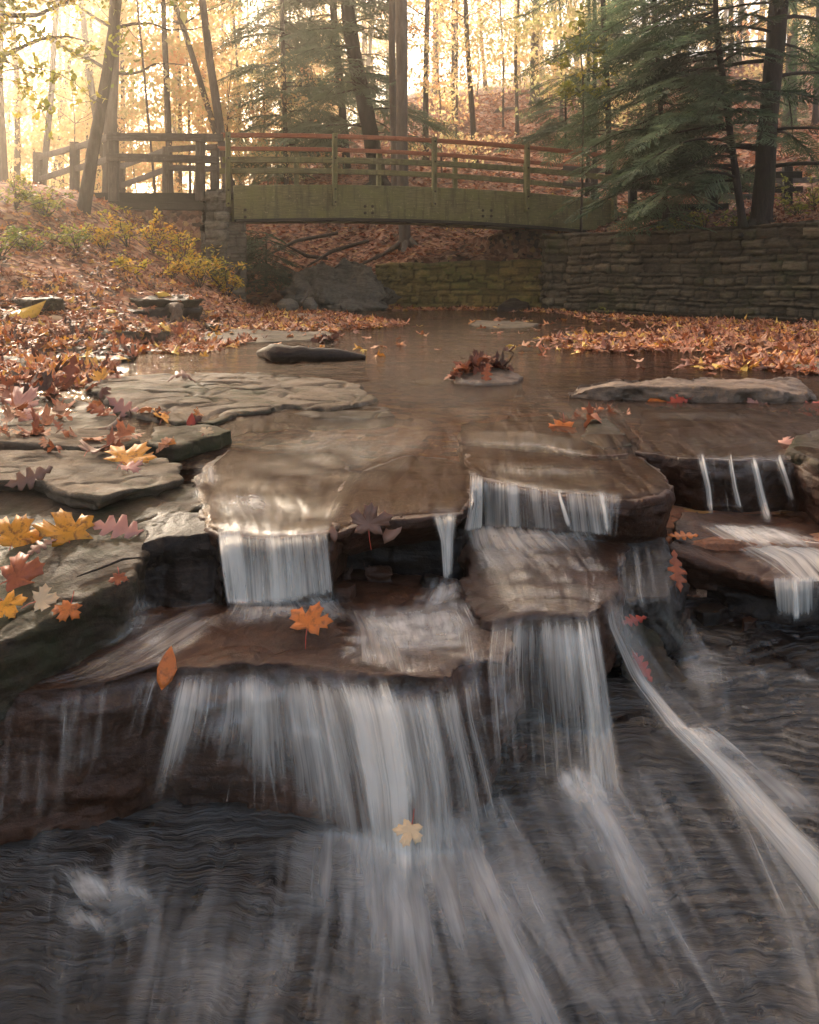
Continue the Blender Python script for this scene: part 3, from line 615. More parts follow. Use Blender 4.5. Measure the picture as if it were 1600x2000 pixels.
def wall(name, label, path, zt, zb, mat, res=.03, seed=1, closed=False, lean=0.0, topw=.45, parent=None, cat='wall', dispk=1.0):
    path = fbx(path); n = len(path); segs = [(i, (i + 1) % n) for i in range(n if closed else n - 1)]
    S_, X_, Y_, NX, NY, ZT = [], [], [], [], [], []; s0 = 0
    for a, b in segs:
        d = path[b] - path[a]; L = np.linalg.norm(d); k = max(2, int(L / res)); nrm = np.array([d[1], -d[0]]) / L
        for q in range(k + (1 if (a, b) == segs[-1] else 0)):
            f = q / k; S_.append(s0 + L * f); X_.append(path[a][0] + d[0] * f); Y_.append(path[a][1] + d[1] * f); NX.append(nrm[0]); NY.append(nrm[1]); ZT.append(zt[a] * (1 - f) + zt[b] * f)
        s0 += L
    S_, X_, Y_, NX, NY, ZT = map(fbx, (S_, X_, Y_, NX, NY, ZT))
    for _ in range(2): NX[1:-1] = (NX[:-2] + NX[1:-1] + NX[2:]) / 3; NY[1:-1] = (NY[:-2] + NY[1:-1] + NY[2:]) / 3
    H = (max(zt) - zb); m = int(H / res) + 1; T = np.linspace(0, 1, m)
    ztn = ZT + .05 * fbm(np.stack([S_ * 2.5, S_ * 0, S_ * 0], -1), seed, 3)
    SS, TT = np.meshgrid(S_, T); Z = zb + (ztn[None, :] - zb) * TT
    dsp = stones(SS.ravel(), Z.ravel(), seed).reshape(SS.shape) * dispk
    off = dsp - lean * TT; cel = _cell.reshape(SS.shape)
    V = np.stack([X_ + NX * off, Y_ + NY * off, Z], -1)
    tops = np.stack([X_ - NX * topw, Y_ - NY * topw, ztn + .02], -1)[None]
    bots = np.stack([X_ - NX * topw, Y_ - NY * topw, ztn * 0 + zb], -1)[None]
    if closed: tops = np.stack([X_ * 0 + path[:, 0].mean(), Y_ * 0 + path[:, 1].mean(), ztn], -1)[None]; V = np.concatenate([V, tops])
    else: V = np.concatenate([V, tops, bots])
    cel = np.concatenate([cel] + [cel[-1:]] * (V.shape[0] - cel.shape[0]))
    r, c = V.shape[:2]; ii = np.arange(r * c).reshape(r, c)
    f = np.stack([ii[:-1, :-1], ii[:-1, 1:], ii[1:, 1:], ii[1:, :-1]], -1).reshape(-1, 4)
    return tag(mk(name, V.reshape(-1, 3), f, mat, parent, smooth=True, attrs={'rnd': cel.ravel()}), label, cat)
wall('retaining_wall', 'long dark mossy stone retaining wall along the right bank', [(3.3, 18.3), (8.6, 11.39)], [.86, .92], -1.0, M['wallstone'], res=.026, seed=71, lean=.12, topw=.5)
wall('low_stone_wall', 'low yellow green mossy stone wall beyond the stream under the bridge', [at(735, 600, 19.75)[:2], at(900, 600, 19.9)[:2], at(1120, 600, 19.6)[:2]], [.27, .33, .42], -.9, M['mossy'], res=.045, seed=72, lean=.25, topw=.4)

# ------------------------------------------------------------------ footbridge
PL, PR = np.array([-3.55, 17.0]), np.array([4.55, 19.5])
BD = (PR - PL) / np.linalg.norm(PR - PL); BN = np.array([-BD[1], BD[0]]); BL = np.linalg.norm(PR - PL)     # BN points away from the camera
def bp(u, off, z):            # u metres along the bridge, off metres behind the near girder face
    q = PL + BD * u + BN * off; return np.array([q[0], q[1], z])
def arch(u, kind):
    t = np.interp(u, [0, BL * .25, BL * .5, BL * .75, BL], [0, 1, 2, 3, 4])
    tab = {'top': [1.78, 1.85, 1.875, 1.83, 1.70], 'bot': [1.12, 1.185, 1.19, 1.13, .98]}[kind]
    c = np.polyfit([0, 1, 2, 3, 4], tab, 2); return float(np.polyval(c, t))
bridge = tag(empty('footbridge', tuple(bp(BL / 2, 0, .9))), 'arched wooden footbridge with mossy green beam and orange handrails', 'footbridge')
_inv = -fbx(bridge.location)
def bpart(g, name, mat, **k): return g.build(name, mat, bridge, loc=tuple(_inv), **k)
for off in (0.0, 1.8):        # two deep glued beams
    us = np.linspace(-.05 if off else .12, BL + .12, 26); V = []; UV = []; Fs = []
    for k, u in enumerate(us):
        zt, zb = arch(u, 'top'), arch(u, 'bot')
        for (o_, z_) in ((0, zb), (0, zb + .006), (0, zt - .006), (.012, zt), (.148, zt), (.16, zt - .01), (.16, zb)):
            V.append(bp(u, off + o_, z_)); UV.append((u, z_ * 1.0 + o_ + off * 7))
    n7 = 7
    for k in range(len(us) - 1):
        for q in range(n7): a0 = k * n7 + q; b0 = k * n7 + (q + 1) % n7; Fs.append((a0, a0 + n7, b0 + n7, b0))
    Fs.append(tuple(range(n7))); Fs.append(tuple(reversed(range((len(us) - 1) * n7, len(us) * n7))))
    g = Geo(); g.add(V, Fs, UV); bpart(g, 'beam', M['wgreen'])
    if off == 0:
        g = Geo()              # thin laminated bottom board
        for k in range(14):
            u0, u1 = .15 + (BL - .1) * k / 14, .15 + (BL - .1) * (k + 1) / 14
            g.beam(bp(u0, .075, arch(u0, 'bot') - .035), bp(u1, .075, arch(u1, 'bot') - .035), .20, .06)
        bpart(g, 'bottom_board', M['wdark'])
g = Geo()
for k in range(54):
    u = .1 + k * (BL / 53.5); g.beam(bp(u, .165, arch(u, 'top') - .12), bp(u, 1.795, arch(u, 'top') - .12), .135, .05)
bpart(g, 'deck', M['wgrey'])
g = Geo()
for k in range(9):
    u = .4 + k * (BL - .8) / 8; g.beam(bp(u, .17, arch(u, 'bot') + .18), bp(u, 1.79, arch(u, 'bot') + .18), .1, .3)
bpart(g, 'cross_beams', M['wdark'])
ups = [0.0, BL * .25, BL * .5, BL * .75, BL]
def bolt(g, u, off, z, r=.016):
    c = bp(u, off, z); n = np.array([BN[0], BN[1], 0]); g.tube([c + n * .004, c - n * .012, c - n * .016], [r, r, r * .6], 10)
for u in ups:
    lo = (arch(u, 'top') - .42)
    g = Geo(); g.beam(bp(u, -.062, lo), bp(u, -.062, arch(u, 'top') + 1.03), .095, .12, up=(BN[0], BN[1], 0), bev=.012); p = bpart(g, 'post', M['wgreen'])
    for dz in (-.36, -.1, .52, .94):
        g = Geo(); bolt(g, u, -.125, arch(u, 'top') + dz, .02); g.build('bolt', M['bolt'], p)
for u in [BL * .2, BL * .425, BL * .645, BL * .86]:
    g = Geo(); g.beam(bp(u, 2.03, arch(u, 'top') - .4), bp(u, 2.03, arch(u, 'top') + 1.0), .095, .12, up=(BN[0], BN[1], 0), bev=.012); bpart(g, 'post', M['wgreen'])
def rail(off, dz, name, mat, w_, h_, u0, u1):
    g = Geo(); N_ = 10
    for k in range(N_):
        a = u0 + (u1 - u0) * k / N_; b = u0 + (u1 - u0) * (k + 1) / N_
        g.beam(bp(a, off, arch(a, 'top') + dz), bp(b, off, arch(b, 'top') + dz), w_, h_, bev=.01)
    bpart(g, name, mat)
rail(.045, .985, 'handrail', M['worange'], .11, .085, -.12, BL + .1)
rail(.035, .50, 'rail', M['wgreen'], .07, .12, -.1, BL + .1)
rail(1.93, .985, 'handrail', M['worange'], .11, .085, -.5, BL + .3)
rail(1.93, .50, 'rail', M['wgreen'], .07, .12, -.1, BL + .1)
for px, py in ((477, 410), (477, 424), (707, 403), (722, 403), (707, 416), (722, 416), (939, 411), (955, 411), (939, 422), (955, 422)):
    u = np.interp(px, [445, 847, 1197], [0, BL * .5, BL]); Yq = bp(u, 0, 0)[1]
    g = Geo(); bolt(g, u, 0, (HY - py) * Yq / F, .03); bpart(g, 'bolt', M['bolt'])

# stone pillars that carry it
PALE_K = dict(ch=.12)
wall('stone_abutment', 'pale stacked stone pillar under the left end of the footbridge', [bp(.38, .03, 0)[:2], bp(.38, 2.2, 0)[:2], bp(-.38, 2.2, 0)[:2], bp(-.38, .03, 0)[:2]][::-1], [1.08] * 4, -.9, M['pale_stone'], res=.035, seed=73, closed=True, cat='abutment')
wall('stone_abutment', 'dark mossy stone abutment under the right end of the footbridge', [(3.02, 19.6), (2.98, 18.55), (3.55, 18.35), (5.3, 18.75), (5.4, 20.9), (3.3, 20.6)], [.93, .92, .92, .95, .95, .95], -1.0, M['wallstone'], res=.035, seed=74, closed=True, cat='abutment')
# masonry beside the beam ends
wall('stone_pier', 'squared stones stacked against the left end of the mossy beam', [at(403, 0, 16.9)[:2], at(440, 0, 16.9)[:2], at(440, 0, 17.9)[:2], at(403, 0, 17.9)[:2]], [1.68] * 4, .3, M['pale_stone'], res=.035, seed=75, closed=True, cat='pier')
wall('stone_pier', 'low dark stones behind the right end of the mossy beam', [at(1206, 0, 19.9)[:2], at(1330, 0, 20.0)[:2], at(1330, 0, 21)[:2], at(1206, 0, 21)[:2]], [1.45] * 4, .3, M['wallstone'], res=.04, seed=76, closed=True, cat='pier')

# ------------------------------------------------------------------ fences
def fence(name, label, posts, rails, pw=.17, pm='wgrey', depth=.2):
    f = tag(empty(name, tuple(posts[0][0])), label, 'fence'); iv = -fbx(f.location)
    for base, topz in posts:
        g = Geo(); g.beam(base, (base[0], base[1], topz), pw, pw * .9, up=(0, 1, 0), bev=.015, rag=.004); g.build('post', M[pm], f, loc=tuple(iv))
    for a, b, h, m in rails:
        g = Geo(); g.beam(a, b, .05, h, bev=.01, rag=.004); g.build('rail', M[m], f, loc=tuple(iv))
    return f
def po(px, pt, pb, Y): b = at(px, pb, Y); return (b, float((HY - pt) * Y / F))
A = lambda x, y, Y: at(x, y, Y)
fence('wooden_fence', 'tall weathered wooden fence with two thick rails left of the footbridge, nearest the camera',
      [po(392, 262, 392, 16.9), po(222, 258, 392, 16.6), po(146, 278, 392, 18.0), po(74, 298, 392, 19.4)],
      [(A(208, 267, 16.45), A(436, 269, 16.8), .15, 'wgrey'), (A(208, 307, 16.45), A(425, 312, 16.8), .15, 'wgrey'),
       (A(222, 264, 16.75), A(148, 288, 17.9), .13, 'wgrey'), (A(222, 308, 16.75), A(148, 330, 17.9), .13, 'wgrey'),
       (A(146, 288, 18.1), A(78, 307, 19.3), .13, 'wgrey'), (A(146, 328, 18.1), A(78, 350, 19.3), .13, 'wgrey')])
fence('wooden_fence', 'far side wooden fence left of the footbridge with slanting rails seen through the near one',
      [po(326, 287, 392, 18.9), po(420, 290, 392, 18.6), po(236, 318, 400, 20.5)],
      [(A(330, 292, 18.75), A(424, 287, 18.5), .13, 'wgrey'), (A(330, 328, 18.75), A(424, 330, 18.5), .13, 'wgrey'),
       (A(326, 292, 19.05), A(238, 325, 20.4), .13, 'wgrey'), (A(326, 330, 19.05), A(238, 362, 20.4), .13, 'wgrey')])
fence('wooden_fence', 'dark wooden fence among the hemlocks at right, nearer of two',
      [po(1236, 325, 415, 18.4), po(1392, 334, 415, 17.6), po(1538, 326, 412, 17.2)],
      [(A(1380, 342, 17.45), A(1567, 341, 17.0), .13, 'wdark'), (A(1345, 370, 17.5), A(1568, 370, 17.0), .13, 'wdark'), (A(1212, 332, 18.3), A(1395, 340, 17.5), .13, 'wdark'), (A(1212, 362, 18.3), A(1395, 372, 17.5), .13, 'wdark')], pm='wdark')
fence('wooden_fence', 'paler wooden fence behind the dark one at the right edge',
      [po(1412, 350, 415, 19.6), po(1528, 352, 415, 19.3), po(1680, 352, 415, 19.0), po(1160, 330, 420, 21.0)],
      [(A(1396, 352, 19.5), A(1700, 352, 18.9), .13, 'wgrey'), (A(1396, 384, 19.5), A(1700, 384, 18.9), .13, 'wgrey'), (A(1100, 328, 21.2), A(1410, 350, 19.6), .12, 'wgrey'), (A(1100, 358, 21.2), A(1410, 382, 19.6), .12, 'wgrey')])
g = Geo(); g.beam(A(125, 391, 17.2), A(402, 391, 17.2), .2, .28, rag=.006); g.beam(A(232, 402, 17.0), A(400, 404, 17.0), .15, .14, rag=.006)
tag(g.build('timber_edging', M['wdark']), 'dark squared timbers edging the path under the left fence', 'timber edging')
g = Geo(); g.beam(A(1230, 415, 17.9), A(1420, 412, 17.9), .2, .3, rag=.006)
tag(g.build('timber_edging', M['wdark']), 'dark timber edging under the hemlock at right', 'timber edging')

# ------------------------------------------------------------------ leaves as templates
def tmpl_fan(half, cz=0.0, ring=True):
    o = half + [(-x, y) for x, y in half[-2:0:-1]]
    V = [(0, 0, 0)] + ([(x * .5, y * .5, 0) for x, y in o] if ring else []) + [(x, y, 0) for x, y in o]
    n = len(o); Fs = []
    if ring:
        for i in range(n):
            j = (i + 1) % n; Fs.append((0, 1 + i, 1 + j)); Fs.append((1 + i, 1 + n + i, 1 + n + j)); Fs.append((1 + i, 1 + n + j, 1 + j))
    else:
        for i in range(n): Fs.append((0, 1 + i, 1 + (i + 1) % n))
    return fbx(V), np.array(Fs)
MAPLE = [(0, .60), (.05, .50), (.10, .47), (.19, .48), (.17, .38), (.18, .27), (.19, .21), (.28, .30), (.36, .38), (.39, .29), (.46, .27), (.56, .22), (.50, .14), (.46, .09), (.50, .0), (.40, -.01), (.29, -.03), (.33, -.12), (.37, -.24), (.27, -.23), (.18, -.25), (.08, -.20), (0, -.16)]
OAK = [(0, .6), (.09, .5), (.04, .42), (.17, .34), (.17, .27), (.05, .22), (.24, .14), (.25, .06), (.06, .03), (.22, -.08), (.2, -.15), (.05, -.16), (.11, -.27), (.04, -.33), (0, -.42)]
BEECH = [(0, .55), (.14, .3), (.22, .05), (.17, -.2), (0, -.42)]
def tmpl_rib(half):
    n = len(half); V = [(x, y, 0) for x, y in half] + [(-x, y, 0) for x, y in half] + [(0, y, 0) for x, y in half]; Fs = []
    for i in range(n - 1):
        Fs.append((i, i + 1, 2 * n + i + 1)); Fs.append((i, 2 * n + i + 1, 2 * n + i))
        Fs.append((n + i, 2 * n + i + 1, n + i + 1)); Fs.append((n + i, 2 * n + i, 2 * n + i + 1))
    return fbx(V), np.array(Fs)
T_MAPLE, T_OAK, T_BEECH = tmpl_fan(MAPLE), tmpl_rib(OAK), tmpl_rib(BEECH)
T_MLOW = tmpl_fan([(0, .6), (.12, .34), (.14, .16), (.36, .34), (.54, .2), (.3, -.02), (.36, -.22), (.1, -.2), (0, -.2)], ring=False)
T_QUAD = (fbx([(0, .5, 0), (.3, .02, .06), (0, -.5, 0), (-.3, -.02, .06)]), np.array([(0, 1, 2), (0, 2, 3)]))
def rots(n, up=None, tilt=.5, rg=None):
    """random spin about z, then tilt of the normal, optionally about given up vectors"""
    rg = rg or rng; a = rg.uniform(0, 2 * math.pi, n); N = np.stack([rg.normal(0, tilt, n), rg.normal(0, tilt, n), np.ones(n)], -1)
    if up is not None: N = N * np.array([1, 1, 0]) + up
    N /= np.linalg.norm(N, axis=1)[:, None]
    X = np.stack([np.cos(a), np.sin(a), 0 * a], -1); X -= N * (X * N).sum(1)[:, None]; X /= np.linalg.norm(X, axis=1)[:, None] + 1e-9
    return np.stack([X, np.cross(N, X), N], -1)          # columns
def stamp(T, pos, Rm, sc, rnd, curl=0.0, rg=None):
    rg = rg or rng; tv, tf = T; n = len(pos)
    V = np.repeat(tv[None], n, 0).copy()
    if curl:
        cx, cyy = rg.normal(0, curl, n), rg.normal(0, curl, n); tw = rg.normal(0, curl, n)
        V[:, :, 2] += cx[:, None] * V[:, :, 0] ** 2 * 2 + cyy[:, None] * V[:, :, 1] ** 2 * 2 + tw[:, None] * V[:, :, 0] * V[:, :, 1] * 2
    V = np.einsum('nij,nkj->nki', Rm, V) * np.reshape(sc, (-1, 1, 1)) + fbx(pos)[:, None]
    k = len(tv); Fs = (tf[None] + (np.arange(n) * k)[:, None, None]).reshape(-1, 3)
    return V.reshape(-1, 3), Fs, np.repeat(rnd, k)
def leafmesh(name, sets, mat, parent=None, loc=None):
    Vs, Fs, Rs = [], [], []; n = 0
    for V, f, r in sets: Vs.append(V); Fs.append(f + n); Rs.append(r); n += len(V)
    return mk(name, np.concatenate(Vs), np.concatenate(Fs), mat, parent, attrs={'rnd': np.concatenate(Rs)}, loc=loc)

# ------------------------------------------------------------------ trees
def path(p0, p1, n=12, wob=.1, seed=0, ext=1.0):
    p0, p1 = fbx(p0), fbx(p1); t = np.linspace(0, ext, n)[:, None]
    w_ = np.stack([fbm(np.stack([t[:, 0] * 3, 0 * t[:, 0] + q, 0 * t[:, 0]], -1), seed + q, 3) for q in range(3)], -1) * wob
    return p0 + (p1 - p0) * t + w_ * np.minimum(t * 3, 1)
def cloud(centers, rad, n, size, seed, flat=.6, T=T_QUAD, tilt=1.2, lo=0, hi=1, clump=14):
    """n leaves in small twig clumps around centres; each clump has its own shade of leaf"""
    rg = np.random.default_rng(seed); centers = fbx(centers); k = n // clump
    ci = rg.integers(0, len(centers), k); u = rg.normal(0, .5, (k, 3)) * np.array([1, 1, flat]) * np.reshape(rad, (-1, 1))[ci if np.size(rad) > 1 else np.zeros(k, int)]
    cp = centers[ci] + u; tone = rg.uniform(lo, hi, k)
    q = np.repeat(np.arange(k), clump)
    pos = cp[q] + rg.normal(0, 1, (len(q), 3)) * np.array([.2, .2, .09]) * (size / .12)
    return stamp(T, pos, rots(len(q), tilt=tilt, rg=rg), size * rg.uniform(.6, 1.35, len(q)), np.clip(tone[q] + rg.normal(0, .09, len(q)), 0, 1), rg=rg)
def limbs(g, P, rad, n, L, seed, z0, z1, up=.5):
    rg = np.random.default_rng(seed); ends = []
    for k in range(n):
        f = rg.uniform(z0, z1); i = min(len(P) - 2, int(f * (len(P) - 1))); b = P[i]; az = rg.uniform(0, 6.28); l = L * rg.uniform(.6, 1.2)
        e = b + np.array([math.cos(az) * l, math.sin(az) * l, l * up * rg.uniform(.4, 1.3)])
        q = path(b, e, 6, .12 * l, seed + k); g.tube(q, np.linspace(max(.012, rad[i] * .35), .008, 6), 5); ends += [q[3], q[4], q[5]]
    return ends

# crowns and trunks shared by the trees of the wood
CROWNS = []
for k in range(6):
    rg = np.random.default_rng(300 + k); c = []
    for q in range(26):
        z = rg.uniform(1.2, 14); r = 2.6 * (.5 + .5 * math.sin(min(1, z / 11) * 3.1)) ; a = rg.uniform(0, 6.28); c.append((math.cos(a) * r * rg.uniform(.2, 1), math.sin(a) * r * rg.uniform(.2, 1), z + .6))
    V, f, r = cloud(c, .9, 3000, .17, 310 + k, flat=.45, lo=[.1, .25, .35, .3, .0, .2][k], hi=[.7, .8, 1, .75, .5, .9][k])
    o = mk('crown', V, f, M['lyellow'], attrs={'rnd': r}); CROWNS.append(o.data); bpy.data.objects.remove(o)
def forest_tree(name, label, px0, py0, px1, py1, wpx, Y, crown=None, group=None, bark='bark', lean=None, cs=1.0, ztop=15.0, mat=None, cz=None, cshift=0):
    """trunk drawn through two points of the photograph at distance Y, standing on the ground"""
    a, b = at(px0, py0, Y), at(px1, py1, Y); d = (b - a) / (b[2] - a[2])
    gz = float(ground_z([a[0]], [Y])[0]); base = a + d * (gz - .15 - a[2]); top = base + d * (ztop - gz)
    root = tag(empty(name, tuple(base)), label, 'tree', group); iv = -base
    r0 = .82 * wpx / 2 * Y / F; P = path(base, top, 16, .16, int(px0) + 7); rad = r0 * np.linspace(1.12, .55, 16); rad[0] *= 1.45; rad[1] *= 1.05
    g = Geo(); g.tube(P, rad, 9 if wpx > 9 else 6, seed=int(px0), rough=.14); limbs(g, P, rad, 7, 1.8, abs(int(px0)) + 3, .45, .97)
    g.build('trunk', M[bark], root, smooth=True, loc=tuple(iv))
    if crown is not None:
        c = bpy.data.objects.new('crown', CROWNS[crown % 6]); COL.objects.link(c); c.parent = root
        m = P[8]; c.location = (m[0] - base[0] + cshift, m[1] - base[1] + 2.4, cz if cz is not None else .8); c.rotation_euler = (0, 0, random.uniform(0, 6.28)); c.scale = (cs, cs, cs * random.uniform(.9, 1.1))
    return root
FT = [
 (10, 380, 4, 60, 20, 26, 0, 'bark', 'thick brown trunk at the far left edge of the wood'),
 (34, 380, 26, 90, 15, 29, 4, 'bark', 'second trunk from the left edge behind the fence end'),
 (88, 300, 108, 40, 15, 27, 1, 'bark', 'crooked dark trunk above the leftmost fence post'),
 (66, 370, 60, 60, 6, 34, None, 'bark', 'very thin straight trunk left of the crooked dark one'),
 (122, 370, 116, 20, 11, 38, 2, 'bark', 'pale hazy trunk between the crooked trunk and the leaning tree'),
 (186, 200, 156, 10, 17, 30, 3, 'bark', 'hazy leaning trunk just left of the big leaning tree'),
 (166, 300, 168, 20, 7, 40, 0, 'bark', 'thin hazy trunk hidden partly by the big leaning tree'),
 (240, 240, 236, 10, 11, 34, 5, 'bark', 'straight hazy trunk right behind the big leaning tree'),
 (292, 260, 268, 10, 6, 26, 4, 'bark', 'slim dark sapling trunk tilting left behind the fence'),
 (208, 330, 210, 30, 6, 36, 1, 'bark', 'thin pale trunk seen under the leaning tree'),
 (330, 260, 324, 0, 15, 27, 0, 'bark', 'upright grey trunk in the glowing gap above the tall fence'),
 (418, 250, 344, 10, 15, 28, 2, 'bark', 'trunk tilting left, crossing behind the bridge end'),
 (432, 250, 396, 0, 21, 27, 3, 'bark', 'broad grey trunk tilting left above the first bridge post'),
 (350, 260, 347, 30, 10, 36, 1, 'bark', 'hazy trunk behind the upright grey one'),
 (368, 260, 361, 10, 6, 31, None, 'bark', 'thin trunk between the upright grey and the tilting ones'),
 (436, 200, 437, 10, 9, 42, 4, 'bark', 'far pale trunk right of the broad tilting trunk'),
 (466, 250, 459, 10, 7, 36, 5, 'bark', 'thin trunk at the left edge of the hemlock foliage'),
 (565, 250, 566, 10, 8, 38, 0, 'bark', 'pale trunk seen through the middle hemlock'),
 (832, 300, 835, 10, 14, 30, 2, 'bark', 'straight trunk right of the pair of pale trunks'),
 (884, 240, 884, 10, 13, 38, 2, 'bark', 'upright trunk on the crest of the leafy hill'),
 (891, 270, 894, 30, 6, 33, None, 'bark', 'thin leaning pole beside the crest trunk'),
 (928, 330, 909, 10, 13, 30, 1, 'bark', 'trunk leaning left on the leafy hillside'),
 (1010, 285, 1012, 10, 9, 34, 5, 'bark', 'slender trunk standing on the hillside near the hemlock edge'),
 (983, 280, 980, 10, 5, 36, None, 'bark', 'very thin trunk on the hillside'),
 (1147, 300, 1150, 20, 9, 25, 4, 'barkd', 'left one of two dark thin trunks above the bridge end'),
 (1161, 300, 1158, 20, 11, 24, 4, 'barkd', 'right one of two dark thin trunks above the bridge end'),
 (1045, 230, 1048, 10, 22, 40, 0, 'bark', 'thick hazy trunk behind the hanging hemlock tips'),
 (1096, 200, 1092, 10, 8, 36, 3, 'bark', 'pale trunk high on the hill behind green leaves'),
 (1275, 280, 1262, 10, 13, 26, 0, 'barkd', 'dark trunk inside the right hemlock foliage'),
 (1395, 190, 1388, 10, 15, 34, 4, 'bark', 'trunk on the hill at upper right'),
 (1545, 130, 1548, 10, 26, 30, 0, 'bark', 'pale grey trunk right of the big hemlock trunk'),
 (1592, 240, 1598, 10, 12, 28, 5, 'bark', 'trunk at the right edge of the hillside')]
for a in FT: forest_tree('forest_tree', a[8] , a[0], a[1], a[2], a[3], a[4], a[5], a[6], bark=a[7])
rg = np.random.default_rng(5)
for k in range(110):           # the hazy wood behind them
    Y = rg.uniform(36, 88); px = rg.uniform(-120, 1720) if k % 3 else rg.uniform(-100, 760)
    if 820 < px and Y < 44: Y += 14
    forest_tree('distant_tree', 'hazy golden tree deep in the wood beyond the bridge', px, 300, px + rg.normal(0, 18), 20, rg.uniform(7, 15), Y, (k if k % 2 else None), group='hazy golden trees deep in the wood', cs=rg.uniform(.9, 1.5), ztop=float(ground_z([(px - CX) * Y / F], [Y])[0]) + 17, cz=rg.uniform(-.5, 2))
# understorey saplings that close the lower wood with yellow leaves
SAP = []
for k in range(4):
    rg2 = np.random.default_rng(400 + k); c = [(rg2.normal(0, 1.0), rg2.normal(0, 1.0), rg2.uniform(.7, 4.6)) for _ in range(18)]
    V, f, r = cloud(c, .7, 1900, .13, 410 + k, flat=.35, lo=.15, hi=.8); o = mk('crown', V, f, M['lyellow'], attrs={'rnd': r}); SAP.append(o.data); bpy.data.objects.remove(o)
for k in range(30):
    Y = rg.uniform(28, 50); px = rg.uniform(-60, 640) if k < 22 else rg.uniform(820, 1650)
    X = (px - CX) * Y / F; z = float(ground_z([X], [Y])[0])
    root = tag(empty('sapling', (X, Y, z - .05)), 'young yellow leaved sapling under the tall trees', 'sapling', 'yellow saplings under the tall trees')
    g = Geo(); P = path((0, 0, 0), (rg.normal(0, .4), rg.normal(0, .4), 4.6), 8, .15, k); g.tube(P, np.linspace(.035, .01, 8), 5); limbs(g, P, [.03] * 8, 7, 1.0, k, .2, .9); g.build('trunk', M['bark'], root, smooth=True)
    c = bpy.data.objects.new('crown', SAP[k % 4]); COL.objects.link(c); c.parent = root; s_ = rg.uniform(.7, 1.25); c.scale = (s_, s_, s_); c.rotation_euler = (0, 0, rg.uniform(0, 6))

# near trees with their own shape
def own_tree(name, label, pts, wid, bark, crown=None, cmat=None, limb=(6, 1.6, .5, .95), rough=.12, roots=0, seed=1, seg=14):
    pts = [fbx(p) for p in pts]; base = pts[0]; root = tag(empty(name, tuple(base)), label, 'tree')
    t = np.linspace(0, len(pts) - 1, 26); P = np.stack([np.interp(t, range(len(pts)), [p[q] for p in pts]) for q in range(3)], -1)
    for _ in range(3): P[1:-1] = (P[:-2] + P[1:-1] * 2 + P[2:]) / 4
    P[1:-1] += np.stack([fbm(np.stack([t * 1.1, t * 0 + q, t * 0], -1), seed + q, 3) for q in range(3)], -1)[1:-1] * .05
    rad = np.interp(t, range(len(pts)), wid) / 2; rad[0] *= 1.5; rad[1] *= 1.12
    g = Geo(); g.tube(P, rad, seg, seed=seed, rough=rough)
    ends = limbs(g, P, rad, limb[0], limb[1], seed, limb[2], limb[3])
    for k in range(roots):
        a = k * 6.28 / roots + seed; q = base + np.array([math.cos(a), math.sin(a), 0]) * rad[0] * 3.6; q[2] = base[2] - .22 - .25 * max(0, -math.sin(a))
        g.tube(path(base + np.array([0, 0, .25]), q, 6, .05, k), [rad[2] * .6, rad[2] * .55, rad[2] * .45, rad[2] * .36, rad[2] * .25, .02], 7, rough=.2)
    g.build('trunk', M[bark], root, smooth=True, loc=tuple(-base))
    if crown: leafmesh('crown', [crown(ends, P)], M[cmat], root, loc=tuple(-base))
    return root
own_tree('leaning_tree', 'big dark tree trunk leaning right in front of the left fence', [at(155, 450, 15.2), at(178, 330, 15.2), at(200, 200, 15.2), at(218, 80, 15.2), at(232, -60, 15.2), at(262, -420, 15.2)], [.25, .22, .195, .185, .17, .13], 'bark', lambda e, P: cloud([P[18], P[20], P[22], P[25]], 1.6, 1500, .11, 81, lo=0, hi=.6), 'lgreeny', limb=(5, 1.6, .75, .98), seed=81, roots=4)
own_tree('pale_tree', 'straight pale trunk with spreading roots standing behind the bridge', [at(795, 485, 21.5), at(786, 420, 21.5), at(782, 250, 21.5), at(783, 60, 21.5), at(786, -200, 21.5), at(790, -500, 21.5)], [.30, .29, .30, .30, .28, .2], 'barkp', lambda e, P: cloud([P[19], P[22], P[25]], 1.6, 1200, .12, 82, lo=.1, hi=.6), 'lyellow', limb=(4, 1.5, .8, .98), seed=82, roots=6)
own_tree('pale_tree', 'slimmer light brown trunk just left of the straight pale one', [at(772, 430, 22.2), at(770, 330, 22.2), at(768, 100, 22.2), at(766, -80, 22.2), at(764, -500, 22.2)], [.17, .17, .18, .17, .12], 'barkp', lambda e, P: cloud([P[19], P[22], P[25]], 1.4, 900, .12, 83, lo=.2, hi=.8), 'lyellow', limb=(4, 1.3, .8, .98), seed=83)

